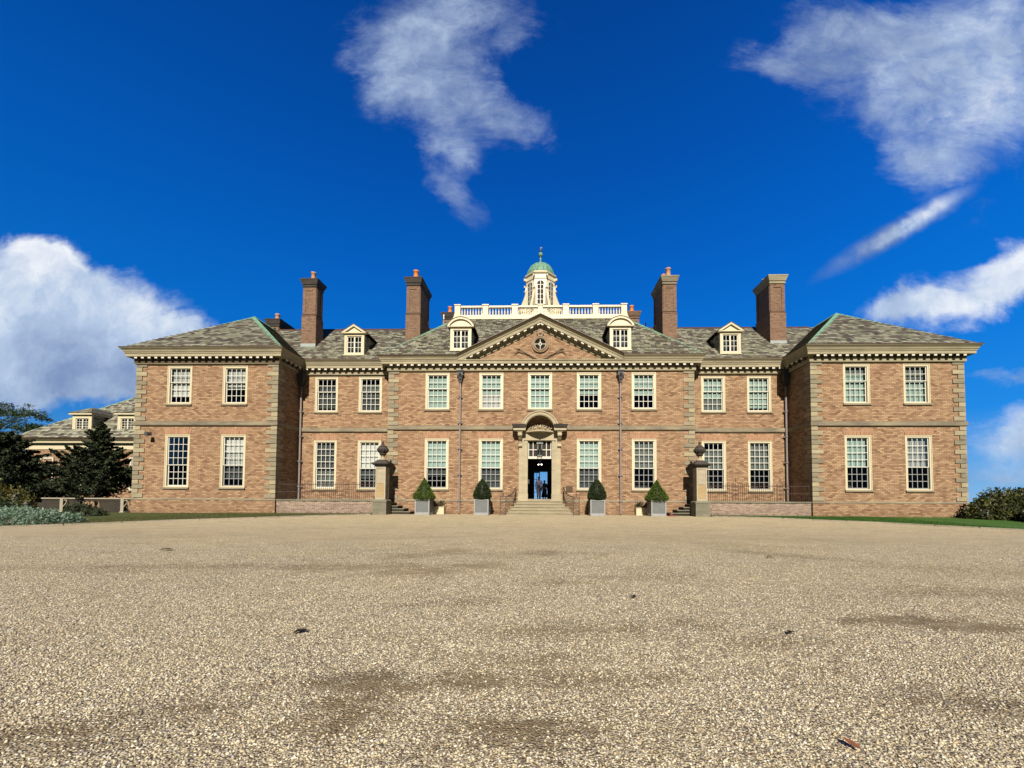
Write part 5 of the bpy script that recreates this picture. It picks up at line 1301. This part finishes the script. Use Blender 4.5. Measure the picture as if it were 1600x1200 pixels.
# dark balustrade between the wing and the left edge of the photo
t = thing('stone_balustrade', 'low dark stone balustrade left of the house', 'balustrade', (-28, -1.3, 0))
BX = lambda m, x0, x1, y0, y1, z0, z1: m.box(x0 + 28, x1 + 28, y0, y1, z0, z1)
m = MB(); BX(m, -36, -23.62, -.12, .12, -.1, .12); m.build('base', 'dark brown stone', t)
m = MB(); BX(m, -36, -23.62, -.16, .16, .80, .87); m.build('top_rail', 'kerb stone', t)
m = MB(); BX(m, -36, -23.62, -.10, .10, .69, .799); m.build('rail', 'dark brown stone', t)
ops = [(-31.2, -29.6), (-26.7, -25.5), (-24.15, -23.65)]; x = -36
for a, b in ops + [(-23.62, -23.62)]:
    if a > x: m = MB(); BX(m, x, a, -.08, .08, .121, .689); m.build('panel', 'dark brown stone', t)
    x = b
me = None
for a, b in ops:
    n = max(2, int((b - a) / .24))
    for i in range(n):
        if me is None: o = MB().lathe([(.05, 0), (.08, .03), (.05, .08), (.09, .22), (.05, .36), (.03, .46), (.07, .54), (.07, .57)], n=10).build('baluster', 'carved stone', t, True); me = o.data
        else: o = link('baluster', me, t)
        o.location = (a + (b - a) * (i + .5) / n + 28, 0, .12)
for x in (-27.65, -24.05):
    m = MB(); m.box(x + 28 - .09, x + 28 + .09, -.22, -.161, -.05, .80); m.frus(x + 28, -.19, -.05, .10, .16, .10, .09, .05)
    m.tube([(x + 28 + .05, -.2, .3), (x + 28 + .22, -.2, .5), (x + 28 + .30, -.2, .66), (x + 28 + .24, -.2, .75), (x + 28 + .14, -.2, .70)], .03, 6)
    m.build('post', 'kerb stone', t)

# ------------------------------------------------------------------ trees and shrubs
def conifer(name, label, x, y, h, r, n_br, n_lf, mat, z0=.35, seed=1, size=.13, lift=.35, group=None, rfun=None):
    R = np.random.default_rng(seed); t = thing(name, label, 'conifer', (x, y, float(gz(x, y))), group)
    MB().tube([(0, 0, -.1), (.05, .03, h * .5), (0, 0, h * .97)], .13 + .01 * h, 8, .02).build('trunk', 'bark', t)
    pts = []; bm_ = MB()
    for i in range(n_br):
        q = (i + .5) / n_br; z = z0 + (h - z0) * q ** 1.05; L = (rfun(q) if rfun else (1 - q) ** .75 + .06) * r * (.72 + .45 * R.random())
        a = i * 2.39996 + R.normal() * .3
        d = np.array([cos(a), sin(a), 0]); up = lift * (.6 + .6 * R.random())
        tip = d * L + np.array([0, 0, z + up * L * .6]); st = np.array([0, 0, z]); md = d * L * .55 + np.array([0, 0, z + up * L * .12])
        if q < .9: bm_.tube([tuple(st), tuple(md), tuple(tip)], .028, 4, .006)
        m_ = int(n_lf / n_br * (.35 + 1.1 * L / r)) + 6
        tt = R.random(m_) ** .7; c = (1 - tt)[:, None] ** 2 * st + 2 * ((1 - tt) * tt)[:, None] * md + (tt ** 2)[:, None] * tip
        lat = R.normal(size=(m_, 3)) * (np.array([.16, .16, .10]) * (L * .5 + .12)) * (1.15 - tt)[:, None] * 1.3
        # little side sprays that leave gaps between them
        ph = np.floor(tt * 7); sd = np.cross(d, [0, 0, 1.0]); lat += sd[None] * ((np.sin(ph * 2.6 + i) * .22 * L) * (1.1 - tt))[:, None]
        pts.append(c + lat)
    bm_.build('branches', 'bark', t)
    P_ = np.concatenate(pts); o_ = P_ * np.array([1, 1, 0]); o_ /= np.linalg.norm(o_, axis=1)[:, None] + 1e-6
    leaves('crown', P_, size, mat, t, o_ + [0, 0, .3], 0, .42, .7); return t
def mound(name, label, cat, x, y, lobes, n, size, mat, seed=1, core='dark shade leaf', asp=.5, group=None, spiky=0.0):
    """a bush from overlapping lobes (dx, dy, r, h)"""
    R = np.random.default_rng(seed); t = thing(name, label, cat, (x, y, float(gz(x, y))), group); allp = []; nr_ = []; cm = MB()
    tot = sum(l[2] * l[3] for l in lobes)
    for (dx_, dy_, r, h) in lobes:
        k = int(n * r * h / tot); v_ = R.normal(size=(k, 3)); v_[:, 2] = np.abs(v_[:, 2]) - .15; v_ /= np.linalg.norm(v_, axis=1)[:, None]
        rad = 1 - .30 * R.random(k) ** 1.7 + .09 * np.sin(v_[:, 0] * 7 + v_[:, 1] * 9 + dx_ * 5) + .05 * R.normal(size=k)
        allp.append(v_ * rad[:, None] * np.array([r, r, h]) + np.array([dx_, dy_, 0.04])); nr_.append(v_)
        cm.lathe([(r * .80 * max(.02, cos(q * pi / 2 / 6)), h * .80 * sin(q * pi / 2 / 6)) for q in range(7)], dx_, dy_, 12)
        cm.tube([(dx_, dy_, -.1), (dx_ + .05, dy_, h * .5)], .03, 5)
    P_ = np.concatenate(allp); N_ = np.concatenate(nr_); P_[:, 2] = np.maximum(P_[:, 2], .02)
    leaves('foliage', P_, size, mat, t, N_, 0, asp, .55 + spiky); cm.build('inner_growth', core, t, True); return t
conifer('conifer_tree', 'dark pointed conifer standing in front of the service building dormers', -27.0, -.2, 5.55, 2.75, 78, 30000, 'conifer leaf', .9, 3, .17, .75,
        rfun=lambda q: np.interp(q, [0, .12, .45, .62, .8, .93, 1], [.80, .82, .60, .38, .22, .10, .03]))
conifer('conifer_tree', 'broad dark conifer at the left edge of the photo', -32.0, -.8, 4.7, 3.6, 90, 34000, 'conifer leaf', .5, 5, .18, .45, rfun=lambda q: np.interp(q, [0, .3, .6, .8, 1], [.84, .86, .55, .35, .1]))
conifer('conifer_tree', 'dark spreading conifer beyond the broad one at the left edge', -37.5, 2.0, 6.0, 3.8, 50, 12000, 'conifer leaf', .8, 6, .18, .4)
# far pine with flat boughs
R = np.random.default_rng(9); t = thing('pine_tree', 'tall spreading pine rising beyond the left end of the service roof', 'pine tree', (-47.5, 9.0, 0))
MB().tube([(0, 0, -.3), (.3, 0, 3.5), (-.1, 0, 8.2)], .28, 8, .06).build('trunk', 'bark', t); P_ = []; m = MB()
for (dx_, dy_, z, L) in [(2.6, 0, 8.0, 1.5), (4.4, -.3, 7.75, 1.0), (1.2, .5, 8.5, 1.6), (3.6, .4, 6.9, 1.3), (4.6, 0, 6.55, .9), (2.0, -.4, 7.0, 1.6), (0, 0, 8.9, 1.5), (-1.5, 0, 8.0, 1.6), (.5, 0, 7.2, 1.5), (1.0, .3, 6.2, 1.5), (-2, 0, 6.5, 1.5), (3.0, 0, 5.8, 1.2), (0, 0, 5.2, 1.7), (2, 0, 4.6, 1.5), (-2, 0, 4.6, 1.6)]:
    m.tube([(0, 0, z - 1.3), (dx_ * .5, dy_ * .5, z - .6), (dx_, dy_, z - .1)], .06, 5, .02)
    for _ in range(16):
        c = np.array([dx_ + R.normal() * L * .55, dy_ + R.normal() * L * .5, z + R.normal() * .22]); P_.append(c + R.normal(size=(55, 3)) * (.20, .20, .10))
m.build('branches', 'bark', t); leaves('crown', np.concatenate(P_), .17, 'pine leaf', t, None, 0, .35)
mound('juniper_bush', 'low spreading silvery green juniper on the left lawn', 'juniper', -20.9, -8.4,
      [(0, 0, .95, .62), (.95, .05, .75, .55), (1.6, .25, .55, .40), (-.9, -.1, .95, .66), (-1.9, 0, .9, .55), (.4, -.45, .6, .45), (-.5, -.5, .6, .48), (1.2, -.3, .5, .36), (-1.6, -.5, .6, .45)], 15000, .10, 'juniper leaf', 2, asp=.35, spiky=.2)
mound('golden_shrub', 'yellow green shrub in front of the broad left conifer', 'shrub', -26.6, -4.3, [(0, 0, .5, 1.5), (-.9, 0, .6, 1.65), (.45, .1, .35, 1.1)], 2600, .11, 'golden leaf', 4)
mound('dark_shrub', 'small dark shrub between the juniper and the balustrade', 'shrub', -22.6, -4.6, [(0, 0, .55, .5), (-.6, .1, .5, .6), (.55, 0, .4, .35)], 2600, .10, 'conifer leaf', 5)
mound('dark_shrub', 'dark green shrub behind the silvery juniper at the left edge', 'shrub', -25.6, -6.0, [(0, 0, .9, 1.05), (-1.0, 0, .9, 1.1), (.8, .1, .6, .7)], 4200, .11, 'yew leaf', 6)
RB = [(23.4, -3.1, [(0, 0, 1.25, 1.15), (-.95, -.1, .75, .80), (.2, .3, .9, 1.50), (1.2, .1, 1.1, 1.45), (-.55, -.5, .7, .6)], 'glossy rhododendron nearest the right wing corner'),
      (24.1, -5.4, [(0, 0, 1.25, 1.45), (-1.0, -.1, .9, 1.05), (-1.3, -.7, .7, .75), (.9, .5, 1.1, 1.65), (-.3, -.9, .9, 1.0)], 'glossy rhododendron bulging onto the lawn at the right edge'),
      (27.4, -1.8, [(0, 0, 1.5, 1.75), (-1.1, .2, 1.1, 1.55), (1.4, .2, 1.4, 1.9), (.1, -1, 1.2, 1.5)], 'taller rhododendron behind the ones on the right lawn'),
      (26.8, -6.3, [(0, 0, 1.4, 1.6), (-1.2, -.5, 1.0, 1.2), (1.2, .3, 1.4, 1.8), (-.4, 1.3, 1.3, 1.7)], 'rhododendron furthest right, cut by the photo edge')]
for i, (x, y, lb, l) in enumerate(RB): mound('rhododendron_bush', l, 'rhododendron', x, y, lb, 9500, .16, 'rhododendron leaf', 20 + i, asp=.42, group='rhododendron bushes at the right end of the house')
mound('distant_shrubs', 'distant dark treetops showing over the rhododendrons at the right', 'tree', 34.5, 3.0, [(0, 0, 1.6, 2.3), (-2.4, 0, 1.6, 1.7), (2.5, .5, 2.0, 2.6), (.2, .3, .8, 2.9)], 5000, .2, 'pine leaf', 31)

# ------------------------------------------------------------------ people in the hall
def skin_body(name, parent, verts, edges, mat, sub=2, root=0):
    me = bpy.data.meshes.new(name); me.from_pydata([v_[0] for v_ in verts], edges, []); me.materials.append(MATS[mat])
    o = link(name, me, parent); md = o.modifiers.new('skin', 'SKIN'); md.use_smooth_shade = True
    for i, v_ in enumerate(verts):
        sv = me.skin_vertices[0].data[i]; sv.radius = v_[1] if isinstance(v_[1], tuple) else (v_[1], v_[1]); sv.use_root = (i == root)
    o.modifiers.new('sub', 'SUBSURF').levels = sub; o.modifiers['sub'].render_levels = sub
    return o
def person(label, loc, H, top, bottom, rz, stride, skirt=False):
    k = H / 1.75; t = thing('person', label, 'person', loc, 'people standing in the hall', rz); S = lambda x, y, z: (x * k, y * k, z * k)
    B = [(S(0, 0, .98), .11), (S(0, 0, 1.20), .105), (S(0, 0, 1.40), .11), (S(0, .0, 1.50), .05), (S(0, -.01, 1.60), (.075, .09)), (S(0, -.015, 1.70), (.065, .08)),
         (S(-.09, 0, .92), .085), (S(-.10, -stride * .5, .52), .060), (S(-.10, -stride * .4, .10), .038), (S(-.10, -stride * .4 - .14, .03), .035),
         (S(.09, 0, .92), .085), (S(.10, stride * .5, .52), .060), (S(.10, stride, .10), .038), (S(.10, stride - .14, .03), .035),
         (S(-.19, 0, 1.40), .055), (S(-.24, .02, 1.14), .042), (S(-.25, -.08, .92), .028), (S(-.25, -.10, .85), (.035, .018)),
         (S(.19, 0, 1.40), .055), (S(.24, .02, 1.14), .042), (S(.25, -.08, .92), .028), (S(.25, -.10, .85), (.035, .018))]
    E_ = [(0, 1), (1, 2), (2, 3), (3, 4), (4, 5), (0, 6), (6, 7), (7, 8), (8, 9), (0, 10), (10, 11), (11, 12), (12, 13), (2, 14), (14, 15), (15, 16), (16, 17), (2, 18), (18, 19), (19, 20), (20, 21)]
    for s, b in ((-1, 17), (1, 21)):   # fingers and thumb
        for j, (dx_, L) in enumerate(((-.024, .068), (-.008, .08), (.008, .076), (.024, .06))):
            B.append((S(s * .25 + dx_, -.115, .815), .0085)); B.append((S(s * .25 + dx_, -.10 - .012, .815 - L), .007)); E_ += [(b, len(B) - 2), (len(B) - 2, len(B) - 1)]
        B.append((S(s * .25 - s * .04, -.13, .84), .010)); B.append((S(s * .25 - s * .045, -.145, .79), .008)); E_ += [(b, len(B) - 2), (len(B) - 2, len(B) - 1)]
    skin_body('body', t, B, E_, 'skin')
    skin_body('shirt', t, [(S(0, 0, 1.00), (.165, .12)), (S(0, 0, 1.20), (.155, .115)), (S(0, 0, 1.38), (.165, .115)), (S(0, .0, 1.47), .07),
                           (S(-.19, 0, 1.41), .075), (S(-.245, .02, 1.15), .058), (S(-.25, -.05, .99), .045), (S(.19, 0, 1.41), .075), (S(.245, .02, 1.15), .058), (S(.25, -.05, .99), .045)],
              [(0, 1), (1, 2), (2, 3), (2, 4), (4, 5), (5, 6), (2, 7), (7, 8), (8, 9)], top)
    if skirt: MB().lathe([(.14 * k, 1.02 * k), (.20 * k, .8 * k), (.27 * k, .35 * k), (.30 * k, .18 * k), (.27 * k, .18 * k)], n=18).build('skirt', bottom, t, True)
    else:
        skin_body('trousers', t, [(S(0, 0, .99), (.155, .11)), (S(-.09, 0, .90), .105), (S(-.10, -stride * .5, .52), .080), (S(-.10, -stride * .4, .12), .062),
                              (S(.09, 0, .90), .105), (S(.10, stride * .5, .52), .080), (S(.10, stride, .12), .062)], [(0, 1), (1, 2), (2, 3), (0, 4), (4, 5), (5, 6)], bottom)
    m = MB().sphere(S(0, .015, 1.675), .098 * k, 12, 1.1); m.build('hair', 'hair', t, True)
    m = MB()
    for s in (-1, 1): m.sphere(S(s * .03, -.088, 1.64), .010, 6)
    m.frus(0, -.095 * k, 1.595 * k, 1.635 * k, .014, .018, .007, .006); m.box(-.022, .022, -.098 * k, -.085 * k, 1.565 * k, 1.573 * k); m.build('face', 'skin', t)
    for s, yy in ((-1, -stride * .4), (1, stride)): MB().frus(s * .10 * k, (yy - .07) * k, 0, .085 * k, .05, .14, .04, .10).build('shoe', 'shoe', t)
person('person in grey shirt and grey trousers walking through the hall', (-.05, 5.2, .926), 1.64, 'grey cloth', 'grey cloth', .1, .16)
person('shorter person in dark clothes standing behind the person in grey', (.36, 6.2, .926), 1.42, 'dark cloth', 'dark cloth', -.3, .05, True)
m, T = newmat('lamp glow'); out(T, T('ShaderNodeEmission', {'Color': (1, .9, .75, 1), 'Strength': 6.0}).outputs[0])
t = thing('ceiling_lamp', 'small twin ceiling lamp glowing inside the dark hall', 'lamp', (.02, 3.9, 4.35))
MB().tube([(0, 0, 0), (0, 0, -.95)], .01, 5).build('cord', 'black iron', t); MB().box(-.14, .14, -.01, .01, -.97, -.95).build('arm', 'black iron', t)
for s in (-1, 1): MB().sphere((s * .11, 0, -1.0), .035, 8).build('bulb', 'lamp glow', t, True)
ll = bpy.data.lights.new('lamp_light', 'POINT'); ll.energy = 28; ll.color = (.9, .88, 1.0); ll.shadow_soft_size = .08; lo_ = link('lamp_light', ll, t); lo_.location = (0, -.1, -1.05)

# ------------------------------------------------------------------ leaves dropped on the gravel
for (x, y, sz, mt, l) in [(1.90, -21.63, .055, 'brown leaf', 'curled orange brown leaf on the gravel in the right foreground'), (-2.57, -19.86, .07, 'dark dead leaf', 'dark dead leaf clump on the gravel left of centre'),
                          (1.35, -18.34, .05, 'dark dead leaf', 'small dark leaf on the gravel right of centre'), (2.73, -19.7, .05, 'dark dead leaf', 'dark leaf on the gravel near the right middle'),
                          (-9.03, -14.6, .12, 'dark dead leaf', 'dark leaf clump far out on the left gravel'), (5.2, -14.9, .07, 'dark dead leaf', 'small dark leaf on the right gravel below the wing')]:
    z = float(gz(x, y)) + .03; m = MB()
    for q in range(1 if mt == 'brown leaf' else 3):
        a = q * 1.9 + x; c, s = cos(a), sin(a); ox_, oy_ = .3 * sz * cos(q * 2.1), .3 * sz * sin(q * 2.1)
        row = [(-1, 0, .0), (-.5, .38, .12), (-.5, 0, .02), (-.5, -.38, .12), (.3, .42, .22), (.3, 0, .08), (.3, -.42, .2), (1.1, 0, .25)]
        m.add([(ox_ + sz * (u_ * c - v_ * s), oy_ + sz * (u_ * s + v_ * c), w_ * sz) for u_, v_, w_ in row], [(0, 1, 2), (0, 2, 3), (1, 4, 5, 2), (2, 5, 6, 3), (4, 7, 5), (5, 7, 6)])
    o = m.build('fallen_leaf', mt, None, fix=False); o.location = (x, y, z); tag(o, l, 'leaf')
